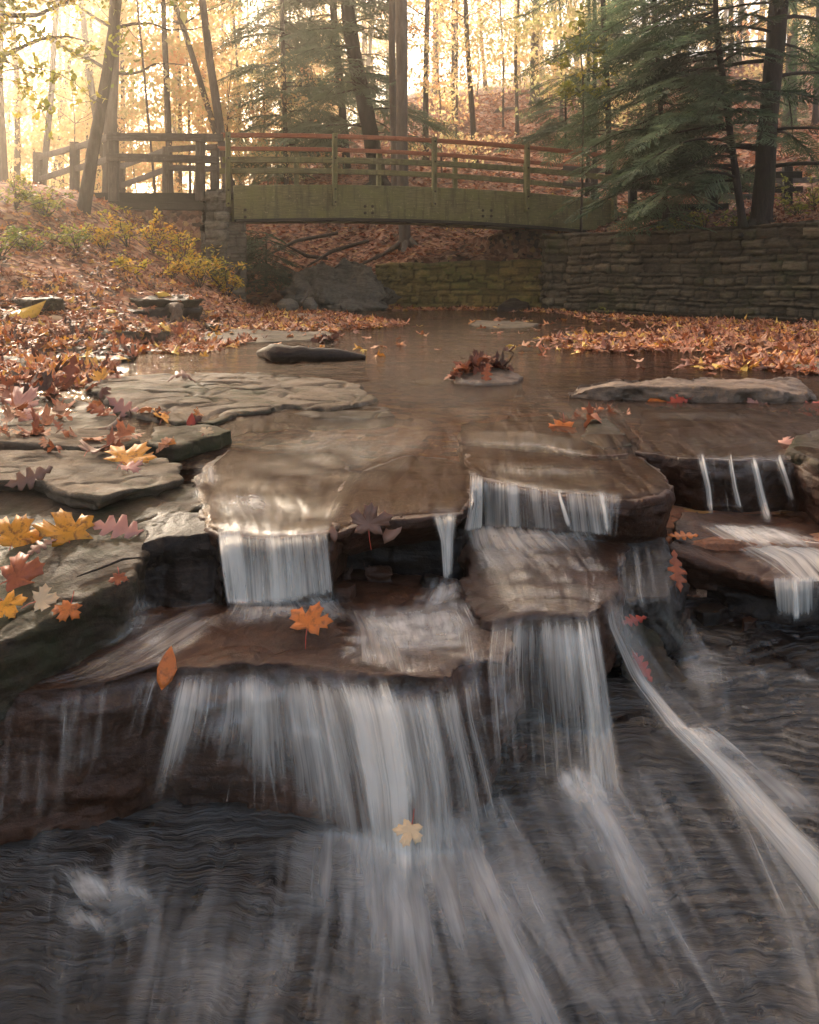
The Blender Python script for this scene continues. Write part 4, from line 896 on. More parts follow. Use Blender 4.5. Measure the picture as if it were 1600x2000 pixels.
# ---- hemlocks
def frond(seed):
    rg = np.random.default_rng(seed); V = []; Fs = []
    def strip(p, d, L, w_):
        d = d / np.linalg.norm(d); s_ = np.array([-d[1], d[0], 0]) * w_; n = len(V); m = p + d * L * .5; m = m - np.array([0, 0, L * .05]); e = p + d * L - np.array([0, 0, L * .22])
        V.extend([p, m + s_, e, m - s_]); Fs.append((n, n + 1, n + 2)); Fs.append((n, n + 2, n + 3))
    n = 13
    for k in range(n):
        f = k / n; p = np.array([0, f * .62, -.10 * f * f]); L = .25 * (1 - f) ** .7 + .05
        for sgn in (-1, 1):
            a = R(55 + rg.uniform(-10, 10)); d = np.array([sgn * math.sin(a), math.cos(a), 0]); m = 3
            for q in range(m):
                pp = p + d * L * q / m - np.array([0, 0, .03 * q / m]); b = rg.uniform(-.55, .55); c_, s_ = math.cos(b), math.sin(b)
                dd = np.array([d[0] * c_ - d[1] * s_, d[0] * s_ + d[1] * c_, 0]); strip(pp, dd, L / m * 1.35 + .03, .0105)
    strip(np.array([0, .6, -.1]), np.array([0, 1, 0]), .12, .01)
    return fbx(V), np.array(Fs)
FRONDS = [frond(k) for k in range(3)]
def hemlock(name, label, pts, wid, zlo, zhi, nb, Lf, seed, bark='barkd', azf=None, dens=1.0, lo=0, hi=1, droop=.28, fs=1.0):
    """drooping flat sprays along side branches; Lf(h 0..1) gives branch length"""
    pts = [fbx(p) for p in pts]; base = pts[0]; root = tag(empty(name, tuple(base)), label, 'tree'); rg = np.random.default_rng(seed)
    t = np.linspace(0, len(pts) - 1, 30); P = np.stack([np.interp(t, range(len(pts)), [p[q] for p in pts]) for q in range(3)], -1)
    for _ in range(2): P[1:-1] = (P[:-2] + P[1:-1] * 2 + P[2:]) / 4
    rad = np.interp(t, range(len(pts)), wid) / 2; rad[0] *= 1.45; rad[1] *= 1.1
    g = Geo(); g.tube(P, rad, 14, seed=seed, rough=.14)
    for k in range(4 if wid[0] > .3 else 0):
        a = k * 1.57 + .6; q = base + np.array([math.cos(a), math.sin(a), 0]) * rad[0] * 2.2; q[2] = base[2] - .15
        g.tube(path(base + np.array([0, 0, .22]), q, 5, .03, k), np.linspace(rad[2] * .6, .03, 5), 6)
    pos = []; rot = []; scl = []; tone = []
    for k in range(nb):
        z = zlo + (zhi - zlo) * (k + rg.uniform(0, 1)) / nb; c = np.array([np.interp(z, P[:, 2], P[:, 0]), np.interp(z, P[:, 2], P[:, 1]), z])
        az = azf(rg, k) if azf else rg.uniform(0, 6.28); L = Lf((z - zlo) / (zhi - zlo)) * rg.uniform(.65, 1.2); up0 = rg.uniform(.0, .35)
        n = 9; q = np.linspace(0, 1, n); dx, dy = math.cos(az), math.sin(az); bend = rg.normal(0, .12)
        B = np.stack([c[0] + dx * L * q - dy * bend * L * q * q, c[1] + dy * L * q + dx * bend * L * q * q, c[2] + L * (up0 * q - (droop + up0) * q * q)], -1)
        g.tube(B, np.linspace(max(.012, .012 * L), .004, n), 5, cap=False)
        tn = rg.uniform(lo, hi); m = int(L * 6 * dens)
        for j in range(m):
            f = .18 + .82 * (j + rg.uniform(0, 1)) / m; p = np.array([np.interp(f, q, B[:, i]) for i in range(3)])
            side = -1 if j % 2 else 1; a = az + side * rg.uniform(.35, 1.15) * (1 - .55 * f); s_ = (.75 + .5 * (1 - f)) * rg.uniform(.7, 1.25) * fs
            tilt = -rg.uniform(.05, .4); roll = rg.normal(0, .3); y = np.array([math.cos(a) * math.cos(tilt), math.sin(a) * math.cos(tilt), math.sin(tilt)])
            x = np.cross(y, [0, 0, 1]); x /= np.linalg.norm(x); zz = np.cross(x, y); x2 = x * math.cos(roll) + zz * math.sin(roll); z2 = np.cross(x2, y)
            pos.append(p); rot.append(np.stack([x2, y, z2], -1)); scl.append(s_); tone.append(np.clip(tn + rg.normal(0, .12), 0, 1))
    g.build('trunk', M[bark], root, smooth=True, loc=tuple(-base))
    pos, rot, scl, tone = map(fbx, (pos, rot, scl, tone)); sets = []
    for k in range(3): s = slice(k, None, 3); sets.append(stamp(FRONDS[k], pos[s], rot[s], scl[s], tone[s]))
    leafmesh('crown', sets, M['needle'], root, loc=tuple(-base))
    return root
hemlock('hemlock', 'big dark hemlock trunk rising at right above the stone wall', [at(1485, 448, 15.4), at(1494, 350, 15.4), at(1500, 240, 15.4), at(1514, 100, 15.4), at(1526, -40, 15.4), at(1560, -500, 15.4)], [.38, .35, .33, .33, .32, .2], 1.9, 9.5, 58, lambda h: 2.2 + 1.2 * (1 - h), 91, dens=.8, lo=.45, hi=1, azf=lambda r, k: math.pi + r.normal(0, 1.1) if k % 4 else r.uniform(0, 6.28))
hemlock('hemlock', 'thin young hemlock trunk just left of the big one at right', [at(1452, 445, 15.0), at(1436, 330, 15.0), at(1418, 200, 15.0), at(1400, 60, 15.0), at(1392, -120, 15.0)], [.14, .12, .11, .10, .06], 1.6, 5.4, 40, lambda h: 1.4 + 1.0 * (1 - h), 92, azf=lambda r, k: math.pi + r.normal(0, .9), lo=.1, hi=.8)
hemlock('hemlock', 'bushy low hemlock hanging in front of the right end of the bridge', [at(1300, 440, 16.4), at(1298, 330, 16.4), at(1290, 200, 16.4), at(1280, 40, 16.4), at(1272, -200, 16.4)], [.10, .10, .09, .08, .05], .9, 6.0, 76, lambda h: .6 + .95 * (1 - abs(h - .42) * 1.3), 93, dens=.58, lo=.55, hi=1, droop=.30)
hemlock('hemlock', 'tall grey green hemlock in the haze behind the bridge, slim straight trunk', [at(680, 360, 31), at(672, 250, 31), at(660, 120, 31), at(650, 10, 31), at(645, -200, 31)], [.30, .28, .26, .25, .18], 4.6, 13, 66, lambda h: 1.5 + 1.6 * (1 - h), 94, dens=.6, lo=.85, hi=1, azf=lambda r, k: math.pi + r.normal(0, 1.2), fs=1.5)
hemlock('hemlock', 'thick dark trunk leaning left behind the bridge with bluish green foliage', [at(742, 365, 25), at(722, 250, 25), at(700, 150, 25), at(684, 60, 25), at(668, -100, 25)], [.48, .46, .44, .42, .3], 4.0, 11, 46, lambda h: 1.4 + 1.3 * (1 - h), 95, dens=.65, lo=.8, hi=1, fs=1.4)
hemlock('hemlock', 'hemlock foliage hanging over the far bank left of the pale trunks', [at(560, 380, 29), at(556, 200, 29), at(552, 60, 29), at(550, -100, 29)], [.16, .15, .14, .1], 3.4, 11.5, 44, lambda h: 2.2 * (1.1 - h * .5), 96, dens=.8, lo=.8, hi=1, fs=1.6)
hemlock('hemlock', 'upper hemlock boughs filling the top of the view right of the hill trunks', [at(1190, 340, 19), at(1188, 200, 19), at(1180, 60, 19), at(1176, -60, 19), at(1172, -300, 19)], [.12, .12, .11, .1, .08], 3.0, 8.5, 50, lambda h: 1.2 + .9 * h, 97, dens=.75, lo=.4, hi=1)
hemlock('hemlock', 'small green hemlock bush on the hillside above the orange rail', [at(1105, 290, 23), at(1105, 180, 23), at(1105, 150, 23)], [.07, .05, .03], 3.6, 5.3, 22, lambda h: 1.5 - .7 * h, 98, lo=.3, hi=.9)
hemlock('hemlock', 'low dark hemlock growing in the shade under the left end of the bridge', [at(520, 560, 20.6), at(520, 500, 20.6), at(520, 455, 20.6)], [.07, .05, .02], -.2, 1.05, 26, lambda h: .95 - .4 * h, 99, lo=.1, hi=.6)

# ---- shrubs and low plants
def shrub(name, label, px, py, Y, h, spread, n, size, mat, seed, T=T_BEECH, lo=0, hi=1, stems=6, cat='shrub', group=None, lean=0):
    X = (px - CX) * Y / F; z = top_z(X, Y)[0] - .02; root = tag(empty(name, (X, Y, z)), label, cat, group); rg = np.random.default_rng(seed); g = Geo(); pos = []; tone = []
    for k in range(stems):
        e = np.array([rg.normal(lean, spread), rg.normal(0, spread * .7), h * rg.uniform(.5, 1.15)]); P = path((0, 0, 0), e, 7, .10 * h, seed + k); P[:, 2] -= .12 * h * np.linspace(0, 1, 7) ** 3
        g.tube(P, np.linspace(.009, .003, 7), 5)
        for j in range(5):
            f = rg.uniform(.3, 1); i = int(f * 6); q = P[i]; e2 = q + np.array([rg.normal(0, .16), rg.normal(0, .16), rg.uniform(-.03, .12)]) * h; g.tube([q, (q + e2) / 2 + [0, 0, .01], e2], [.004, .003, .002], 4)
            m = max(2, int(n / stems / 5)); tn = rg.uniform(lo, hi)
            for w_ in np.linspace(.15, 1.05, m): pos.append(q + (e2 - q) * w_ + rg.normal(0, .03, 3)); tone.append(np.clip(tn + rg.normal(0, .1), 0, 1))
    g.build('stems', M['bark'], root, smooth=True); pos = fbx(pos); n_ = len(pos)
    leafmesh('leaves', [stamp(T, pos, rots(n_, tilt=.55, rg=rg), size * rg.uniform(.6, 1.3, n_), fbx(tone), curl=.25, rg=rg)], M[mat], root)
    return root
SH = [(250, 455, 14.6, .75, 'yellow leaved bush right of the leaning trunk'), (300, 450, 15.2, .9, 'thin golden bush in front of the dark timbers'), (350, 470, 14.8, .9, 'orange yellow bush at the bank below the fence post'),
      (395, 490, 15.2, .95, 'yellow bush beside the pale stone pillar'), (430, 510, 15.6, .85, 'green yellow bush overlapping the stone pillar'), (30, 450, 13.6, .65, 'green leafy bush at the far left under the trees'),
      (90, 455, 14.0, .6, 'green yellow low bush left of the leaning trunk'), (205, 470, 13.8, .5, 'small golden bush by the foot of the leaning trunk'), (445, 550, 15.4, .7, 'bush low at the corner of the stone pillar')]
for k, (px, py, Y, h, lb) in enumerate(SH):
    shrub('shrub', lb, px, py, Y, h, .30, 330, .085, 'lgreeny' if k in (4, 5, 6) else 'lgold', 500 + k, lo=0, hi=.8, stems=9)
for k, (px, Y, h, lb) in enumerate([(60, 12.0, .5, 'green plants on the leafy bank near the left edge'), (150, 12.8, .45, 'yellow green plants on the bank in front of the leaning trunk'), (-5, 11.0, .5, 'green leafy plant cut by the left edge of the view'), (330, 13.6, .5, 'small yellow plant midway down the left bank'), (390, 14.3, .6, 'golden plant on the bank just left of the pillar foot'), (260, 12.6, .35, 'low yellow seedling in the middle of the left bank')]):
    shrub('undergrowth_plant', lb, px, 0, Y, h, .30, 200, .085, 'lgreeny' if k < 3 else 'lgold', 580 + k, lo=0, hi=.6, stems=8, cat='plant')
SR = [(1215, 455, 17.3, .45, 'low plant with pale green leaves hanging over the wall by the abutment'), (1260, 450, 16.9, .45, 'low green plant with broad leaves under the hemlock trunk'), (1320, 440, 16.6, .5, 'bright green undergrowth between the hemlocks'),
      (1375, 430, 16.4, .45, 'yellow green undergrowth in front of the dark fence'), (1560, 430, 15.8, .45, 'green plants at the foot of the fence by the right edge'), (1590, 410, 16.4, .6, 'yellow leaved bush at the right edge'), (1180, 460, 17.75, .4, 'pale green leaves spilling over the wall corner beside the beam end'), (1440, 440, 15.9, .3, 'low yellow green weeds on the wall top between the two hemlock trunks')]
for k, (px, py, Y, h, lb) in enumerate(SR): shrub('undergrowth_plant', lb, px, py, Y, h, .35, 260, .08, 'lgreeny', 540 + k, lo=.1, hi=.7, stems=9, cat='plant')
for k, (px, Y, lb) in enumerate([(870, 22.5, 'sparse yellow weeds on the leafy slope left under the bridge'), (930, 21.5, 'yellow green weeds on the slope above the mossy wall'), (1010, 22.0, 'tall thin weeds right of centre on the leafy slope'), (1060, 23.5, 'faint weeds near the right abutment')]):
    shrub('undergrowth_plant', lb, px, 0, Y, (.5), .5, 160, .08, 'lgold', 560 + k, lo=0, hi=.5, stems=9, cat='plant')
# the near young beech reaching in from the upper left, and the yellow-green twigs at right
def spray_tree(name, label, base, tips, n, size, mat, seed, lo, hi, T=T_BEECH, r0=.03):
    base = fbx(base); root = tag(empty(name, tuple(base)), label, 'tree'); g = Geo(); rg = np.random.default_rng(seed); pos = []; tone = []
    top = base + np.array([0, 0, max(t[2] for t in tips) - base[2] + .3]); P = path(base, top, 10, .1, seed); g.tube(P, np.linspace(r0, r0 * .4, 10), 8)
    for k, tp in enumerate(tips):
        tp = fbx(tp); i = int(np.argmin(np.abs(P[:, 2] - (tp[2] + .2)))); q = path(P[i], tp, 12, .18, seed + k); q[:, 2] += .25 * np.sin(np.linspace(0, 3.1, 12)); g.tube(q, np.linspace(r0 * .35, .003, 12), 5)
        for j in range(12):
            f = rg.uniform(.3, 1); c = np.array([np.interp(f, np.linspace(0, 1, 12), q[:, a]) for a in range(3)]); e = c + rg.normal(0, .26, 3) * np.array([1, 1, .5]); g.tube([c, (c + e) / 2 + [0, 0, .02], e], [.004, .003, .002], 4)
            m = n // len(tips) // 12; tn = rg.uniform(lo, hi)
            for w_ in np.linspace(.1, 1.1, m): pos.append(c + (e - c) * w_ + rg.normal(0, .035, 3)); tone.append(np.clip(tn + rg.normal(0, .1), 0, 1))
    g.build('trunk', M['bark'], root, smooth=True, loc=tuple(-base)); pos = fbx(pos); k = len(pos)
    leafmesh('crown', [stamp(T, pos, rots(k, tilt=.8, rg=rg), size * rg.uniform(.6, 1.25, k), fbx(tone), curl=.2, rg=rg)], M[mat], root, loc=tuple(-base))
_b = at(-90, 400, 10.5); _b[2] = float(ground_z([_b[0]], [_b[1]])[0])
spray_tree('young_beech', 'young tree with broad yellow green leaves reaching in at upper left', _b, [at(60, 60, 10.5), at(150, 110, 10.2), at(120, 30, 10.8), at(205, 190, 10.6), at(40, 150, 10.2), at(90, 220, 10.4), at(20, 30, 10), at(180, 15, 11), at(40, 100, 10.6)], 900, .12, 'lgreeny', 601, .25, .85)
_b = at(1135, 300, 18.2); _b[2] = .95
spray_tree('young_beech', 'young tree with hanging yellow green leaves above the right end of the bridge', _b, [at(1100, 130, 18), at(1170, 110, 18), at(1185, 170, 17.8), at(1080, 190, 18.2), at(1140, 90, 18.4), at(1165, 200, 17.6)], 560, .16, 'lgreeny', 602, .15, .65)
_b = at(240, 400, 16.0); _b[2] = 1.0

# ------------------------------------------------------------------ still water: one sheet from the far bank to the lips of the ledges
LIP = [pix(*p) for p in [(372, 915, .765), (378, 960, .78), (395, 1030, .80), (440, 1045, .80), (540, 1050, .80), (650, 1040, .80), (690, 1030, .80), (740, 1015, .79), (850, 1006, .79), (905, 1003, .79), (928, 975, .785), (938, 940, .78), (925, 930, .785),
       (960, 938, .79), (1010, 955, .80), (1080, 966, .80), (1150, 972, .80), (1225, 974, .80), (1300, 968, .80), (1318, 950, .795), (1303, 925, .79), (1262, 898, .785), (1246, 887, .775), (1300, 893, .78), (1360, 902, .78), (1450, 904, .78), (1545, 905, .78), (1600, 938, .80)]]
WP = np.array([p[:2] for p in LIP] + [(3.4, 3.2), (5.2, 5), (9.3, 10.6), (3.4, 18.9), (2.9, 20.6), (-4.8, 20.6), (-4.2, 18), (-3.6, 14), (-3.9, 10), (-3.4, 6), (-2.3, 4.2), (-1.35, 3.4), (-.95, 3.15)])
def inpoly(X, Y, P):
    c = np.zeros(X.shape, bool); j = len(P) - 1
    for i in range(len(P)):
        a = (P[i, 1] > Y) != (P[j, 1] > Y); xx = (P[j, 0] - P[i, 0]) * (Y - P[i, 1]) / (P[j, 1] - P[i, 1] + 1e-12) + P[i, 0]; c ^= a & (X < xx); j = i
    return c
def dpoly(X, Y, P, n):
    d = np.full(X.shape, 9.)
    for i in range(n - 1):
        a, b = P[i], P[i + 1]; e = b - a; t = np.clip(((X - a[0]) * e[0] + (Y - a[1]) * e[1]) / (e @ e), 0, 1); d = np.minimum(d, np.hypot(X - a[0] - e[0] * t, Y - a[1] - e[1] * t))
    return d
hx = np.arange(-1.4, 2.4, .0125); hy = np.arange(2.5, 4.9, .0125); HX, HYY = np.meshgrid(hx, hy); HH = np.full(HX.shape, -2.0)
dn_ = Vector((0, 0, -1))
for i in range(HX.shape[0]):
    for j in range(HX.shape[1]):
        h = BV_ROCK.ray_cast(Vector((HX[i, j], HYY[i, j], 1)), dn_)
        if h[0] is not None: HH[i, j] = h[0].z
def samp(x, y):
    fx = np.clip((x - hx[0]) / .0125, 0, len(hx) - 1.001); fy = np.clip((y - hy[0]) / .0125, 0, len(hy) - 1.001); i = fx.astype(int); j = fy.astype(int)
    return HH[j, i]
wx = np.unique(np.round(np.concatenate([np.linspace(-5, -1.3, 60), np.arange(-1.3, 2.35, .014), np.linspace(2.35, 9.5, 90)]), 4))
wy = np.unique(np.round(np.concatenate([np.arange(2.65, 4.85, .014), np.linspace(4.85, 20.6, 160)]), 4))
WX, WY = np.meshgrid(wx, wy)
P3 = np.stack([WX.ravel(), WY.ravel(), 0 * WX.ravel()], -1)
lvl = -.70 - .10 * sstep(4.7, 3.3, WY)
hs = samp(WX, WY); ins = (WX > -1.0) & (WX < 2.35) & (WY < 4.85)
film = np.where(ins & (hs < -.735), hs + .007, -9)
WZ = np.maximum(lvl, film)
for _ in range(9): WZ[1:-1, 1:-1] = (WZ[:-2, 1:-1] + WZ[2:, 1:-1] + WZ[1:-1, :-2] + WZ[1:-1, 2:] + WZ[1:-1, 1:-1] * 2) / 6
flow = sstep(7.2, 4.0, WY) * sstep(-1.3, -.7, WX)
WZ = WZ + (fbm(P3 * np.array([6, 3.2, 1]), 51, 3).reshape(WX.shape) * .004) * flow + fbm(P3 * np.array([2, 5, 1]), 53, 3).reshape(WX.shape) * .004
dl = dpoly(WX, WY, WP, len(LIP)); WZ -= .016 * sstep(.022, .0, dl)
msk = inpoly(WX, WY, WP) & ~(ins & (hs < -.87) & (dl < .11)); ii = np.arange(WX.size).reshape(WX.shape)
wf = np.stack([ii[:-1, :-1], ii[:-1, 1:], ii[1:, 1:], ii[1:, :-1]], -1)[(msk[:-1, :-1] & msk[1:, 1:] & msk[1:, :-1] & msk[:-1, 1:])]
BV_POOL = bvh_of(ROCKS + [(np.stack([WX, WY, WZ], -1).reshape(-1, 3), wf)])
tag(mk('stream_water', np.stack([WX, WY, WZ], -1).reshape(-1, 3), wf, M['water'], smooth=True, attrs={'flow': flow.ravel()}), kind='structure')

# ------------------------------------------------------------------ moving water: sheets laid over the ledges along the flow
def sheet(guides, dens, mat='fall', name='waterfall', nu=36, nv=70, off=.010, throw=0.0, edge=.16, vin=.05, vout=.25, seed=0, wave=.006, loose=False, smooth=3, bv=None, fil=1.0, lead=20):
    """guides left to right, each a polyline of points of the photograph that run down the flow; rays put them on the rock"""
    if mat == 'fall' and name == 'waterfall' and lead:      # the water rounds the lip: each sheet begins a little upstream
        guides = [[(g_[0][0] - (g_[1][0] - g_[0][0]) * .1, g_[0][1] - lead)] + list(g_) for g_ in guides]; vin = max(vin, .16 if nv > 60 else .22)
        dens = [list(r_) for r_ in (dens if np.ndim(dens[0]) else [dens])]
    if bv is None and guides[0][0][1] < 1055: bv = BV_POOL
    K = len(guides); G = np.zeros((K, nv, 2))
    for k, g_ in enumerate(guides):
        g_ = fbx(g_); s = np.concatenate([[0], np.cumsum(np.hypot(*np.diff(g_, axis=0).T))]); t = np.linspace(0, s[-1], nv); G[k, :, 0] = np.interp(t, s, g_[:, 0]); G[k, :, 1] = np.interp(t, s, g_[:, 1])
        for _ in range(4): G[k, 1:-1] = (G[k, :-2] + G[k, 1:-1] + G[k, 2:]) / 3
    us = np.linspace(0, K - 1, nu); PX = np.stack([np.stack([np.interp(us, range(K), G[:, v, c]) for c in (0, 1)], -1) for v in range(nv)])    # nv,nu,2
    for _ in range(3): PX[:, 1:-1] = (PX[:, :-2] + PX[:, 1:-1] * 2 + PX[:, 2:]) / 4
    YY = np.full((nv, nu), np.nan)
    for v in range(nv):
        for u in range(nu):
            px, py = PX[v, u]; h = (bv or BV_ROCK).ray_cast(Vector((0, 0, 0)), Vector(((px - CX) / F, 1, (HY - py) / F)).normalized())
            if h[0] is not None: YY[v, u] = h[0].y
    for u in range(nu):
        c = YY[:, u]; ok = ~np.isnan(c); YY[:, u] = np.interp(range(nv), np.where(ok)[0], c[ok]) if ok.any() else 2.4
    if not loose: YY = np.minimum.accumulate(YY, axis=0)
    for _ in range(smooth): YY[1:-1] = np.minimum(YY[1:-1] + .004, (YY[:-2] + YY[1:-1] + YY[2:]) / 3)
    for _ in range(2): YY[:, 1:-1] = (YY[:, :-2] + YY[:, 1:-1] + YY[:, 2:]) / 3
    tv = np.linspace(0, 1, nv)[:, None]; YY = YY - throw * np.sin(tv * math.pi * .75)
    V = np.stack([(PX[..., 0] - CX) * YY / F, YY, (HY - PX[..., 1]) * YY / F], -1)
    wd = np.linalg.norm(np.diff(V[nv // 2], axis=0), axis=1).sum() ; ln = np.concatenate([[0], np.cumsum(np.linalg.norm(np.diff(V[:, nu // 2], axis=0), axis=1))])
    uu = np.linspace(0, 1, nu); U = np.stack(np.meshgrid(uu * wd + seed * 1.37, ln + seed * .73), -1)
    w_ = fbm(np.stack([U[..., 0].ravel() * 38, U[..., 1].ravel() * 3, 0 * U[..., 0].ravel() + seed], -1), seed + 60, 3).reshape(nv, nu)
    V[..., 1] -= off * .8 + w_ * wave; V[..., 2] += off * .6 + w_ * wave * .5
    D = fbx(dens); D = D[None] if D.ndim == 1 else D
    Dv = np.stack([np.interp(np.linspace(0, D.shape[0] - 1, nv), range(D.shape[0]), D[:, c]) for c in range(D.shape[1])], -1)
    Dn = np.stack([np.interp(np.linspace(0, D.shape[1] - 1, nu), range(D.shape[1]), Dv[v]) for v in range(nv)])
    e = sstep(0, edge, uu) * sstep(0, edge, 1 - uu) if edge else 1 + 0 * uu
    Dn = Dn * e[None] * (sstep(0, vin, tv) if vin else 1) * (sstep(0, vout, 1 - tv) if vout else 1)
    ragged = fbm(np.stack([U[..., 0].ravel() * 22, U[..., 1].ravel() * 2.5, 0 * U[..., 0].ravel() + seed * 3], -1), seed + 70, 3).reshape(nv, nu)
    Dn = np.clip(Dn * (1 + .55 * ragged), 0, 1)
    i2 = np.arange(nv * nu).reshape(nv, nu); f = np.stack([i2[:-1, :-1], i2[1:, :-1], i2[1:, 1:], i2[:-1, 1:]], -1).reshape(-1, 4)
    # loose threads of water that run a little in front of the sheet
    rf = np.random.default_rng(seed * 7 + 5); nf = int(fil * wd * 110 * max(.25, Dn.mean() * 2)); VV, FF, UU, DD = [V.reshape(-1, 3)], [f], [U.reshape(-1, 2)], [Dn.ravel()]; base = nv * nu; m = 22
    for q_ in range(nf):
        u0 = rf.uniform(.03, .97); a0 = rf.uniform(-.05, .7); b0 = min(1, a0 + (rf.uniform(.15, .6) if mat != 'veil' else rf.uniform(.4, .9))); a0 = max(0, a0); tt_ = np.linspace(a0, b0, m); uq = np.clip(u0 + rf.normal(0, .035) * (tt_ - a0) + rf.normal(0, .004), 0, 1) * (nu - 1); vq = tt_ * (nv - 1)
        iu = np.minimum(uq.astype(int), nu - 2); iv = np.minimum(vq.astype(int), nv - 2); fu = (uq - iu)[:, None]; fv = (vq - iv)[:, None]
        C_ = V[iv, iu] * (1 - fu) * (1 - fv) + V[iv, iu + 1] * fu * (1 - fv) + V[iv + 1, iu] * (1 - fu) * fv + V[iv + 1, iu + 1] * fu * fv
        dq = Dn[iv, iu]
        if dq.max() < .06: continue
        lift = rf.exponential(.009) * np.sin(np.linspace(.3, math.pi, m)); C_[:, 1] -= lift; C_[:, 2] += lift * .4; wq = rf.uniform(.0008, .0024) * np.sin(np.linspace(.25, math.pi - .15, m)) ; wq[wq < .0003] = .0003
        L_ = C_.copy(); L_[:, 0] -= wq; R_ = C_.copy(); R_[:, 0] += wq; VV.append(np.concatenate([L_, R_])); k_ = np.arange(m - 1); FF.append(np.stack([k_, k_ + 1, k_ + 1 + m, k_ + m], -1) + base); base += 2 * m
        uc = rf.uniform(0, 50); UU.append(np.stack([np.full(2 * m, uc), np.tile(tt_ * ln[-1], 2)], -1)); dd = np.clip(.35 + .75 * np.sqrt(np.clip(dq, 0, 1)) , 0, 1) * np.clip(dq * 5, 0, 1) * np.sin(np.linspace(.1, math.pi - .1, m)) ** .7 * rf.uniform(.5, 1) * (.55 if mat == 'veil' else .62); DD.append(np.tile(dd, 2))
    V = np.concatenate(VV); f = np.concatenate(FF); U = np.concatenate(UU); Dn = np.concatenate(DD)
    return tag(mk(name, V.reshape(-1, 3), f, M[mat], smooth=True, uv=U.reshape(-1, 2), attrs={'dens': Dn.ravel()}), kind='structure')
def strip(pts, w0, w1, d, **k):      # a narrow stream: centre line with widths in pixels of the photograph
    n = len(pts); ws = np.linspace(w0, w1, n) / 2
    kk = dict(nu=14, nv=60, edge=.45); kk.update(k)
    return sheet([[(x - w_, y) for (x, y), w_ in zip(pts, ws)], list(pts), [(x + w_, y) for (x, y), w_ in zip(pts, ws)]], d, **kk)
sid = [0]
def sh(*a, **k): sid[0] += 1; k.setdefault('seed', sid[0]); return sheet(*a, **k)
def st(*a, **k): sid[0] += 1; k.setdefault('seed', sid[0]); return strip(*a, **k)
# upper tier: silky sliding water
sh([[(400, 880), (390, 960), (425, 1042)], [(520, 850), (500, 950), (520, 1050)], [(660, 850), (620, 950), (600, 1045)], [(780, 850), (720, 930), (645, 1040)]], [[.2, .35, .3, .2], [.4, .45, .35, .3], [.65, .55, .45, .3]], 'silk', 'stream_water', nu=60, vin=.3, vout=.0, off=.007, bv=BV_POOL)
sh([[(640, 800), (560, 860), (470, 930)], [(760, 790), (700, 860), (600, 960)], [(880, 790), (850, 860), (760, 960)]], [[.25, .3, .25], [.4, .42, .36], [.35, .35, .3]], 'silk', 'stream_water', nu=50, vin=.3, vout=.3, off=.007, bv=BV_POOL)
sh([[(900, 842), (903, 895)], [(1030, 842), (1035, 900)], [(1150, 860), (1165, 915)]], [[.45, .5, .3], [.35, .35, .2]], 'silk', 'stream_water', nu=50, nv=24, vin=.1, vout=.5, off=.007, bv=BV_POOL)
sh([[(945, 900), (950, 940)], [(1060, 895), (1075, 962)], [(1190, 900), (1205, 970)]], [[.2, .3, .3], [.3, .3, .3]], 'silk', 'stream_water', nu=50, nv=24, vin=.4, vout=0, off=.007, bv=BV_POOL)
sh([[(1240, 805), (1250, 822)], [(1400, 805), (1410, 825)], [(1520, 812), (1530, 826)]], [[.35, .4, .25]], 'silk', 'stream_water', nu=50, nv=14, vin=.3, vout=.4, off=.007, bv=BV_POOL)
sh([[(1300, 840), (1360, 900)], [(1400, 830), (1450, 902)], [(1500, 840), (1545, 903)]], [[.15, .2, .2], [.25, .3, .3]], 'silk', 'stream_water', nu=40, nv=24, vin=.4, vout=0, off=.007, bv=BV_POOL)
st([(410, 915), (412, 940), (415, 970)], 50, 62, [.5, .8, .4], nu=20, vin=.4, vout=.5, off=.014, edge=.3, bv=BV_POOL)
st([(395, 915), (385, 960), (400, 1000)], 40, 60, [.5, .4, .3], off=.007, bv=BV_POOL)
sh([[(430, 970), (440, 1010)], [(520, 950), (530, 1005)], [(600, 975), (625, 1015)]], [[.5, .3, .5], [.35, .5, .55]], 'silk', 'stream_water', nu=40, nv=24, vin=.5, vout=.5, off=.02, wave=.02, bv=BV_POOL)
sh([[(740, 690), (700, 740), (650, 800)], [(860, 690), (850, 750), (800, 810)], [(1000, 760), (980, 800), (960, 840)]], [[.2, .3, .2], [.3, .4, .3], [.25, .35, .3]], 'silk', 'stream_water', nu=60, vin=.3, vout=.3, off=.006, bv=BV_POOL, fil=0)
sh([[(1030, 690), (1020, 740), (1000, 790)], [(1080, 780), (1100, 800), (1120, 825)], [(1240, 790), (1260, 805), (1290, 830)]], [[.2, .25, .2], [.25, .35, .2], [.25, .3, .2]], 'silk', 'stream_water', nu=60, vin=.3, vout=.3, off=.006, bv=BV_POOL, fil=0)
# left bright curtain, two layers
for q in range(2):
    sh([[(424, 1040), (431, 1100), (440, 1170), (446, 1196)], [(480, 1047), (486, 1110), (492, 1196)], [(540, 1050), (545, 1110), (548, 1192)], [(600, 1048), (606, 1110), (612, 1180)], [(645, 1038), (650, 1100), (658, 1170)]],
       [[.8, .85, .75, .7, .6], [.9, .8, .65, .75, .5], [1, .95, .8, .8, .5], [1, 1, .9, .8, .5]], nu=70, nv=50, off=.012 + .02 * q, edge=.05, vin=.04, vout=.12)
sh([[(440, 1160), (430, 1200), (400, 1240)], [(500, 1175), (480, 1205), (440, 1235)], [(590, 1175), (620, 1205), (650, 1235)], [(660, 1150), (700, 1200), (740, 1250)]], [[.9, 1, 1, .8], [.6, .35, .5, .7], [.2, .05, .15, .4]], nu=60, nv=40, vin=.3, vout=.5, off=.014, wave=.012)
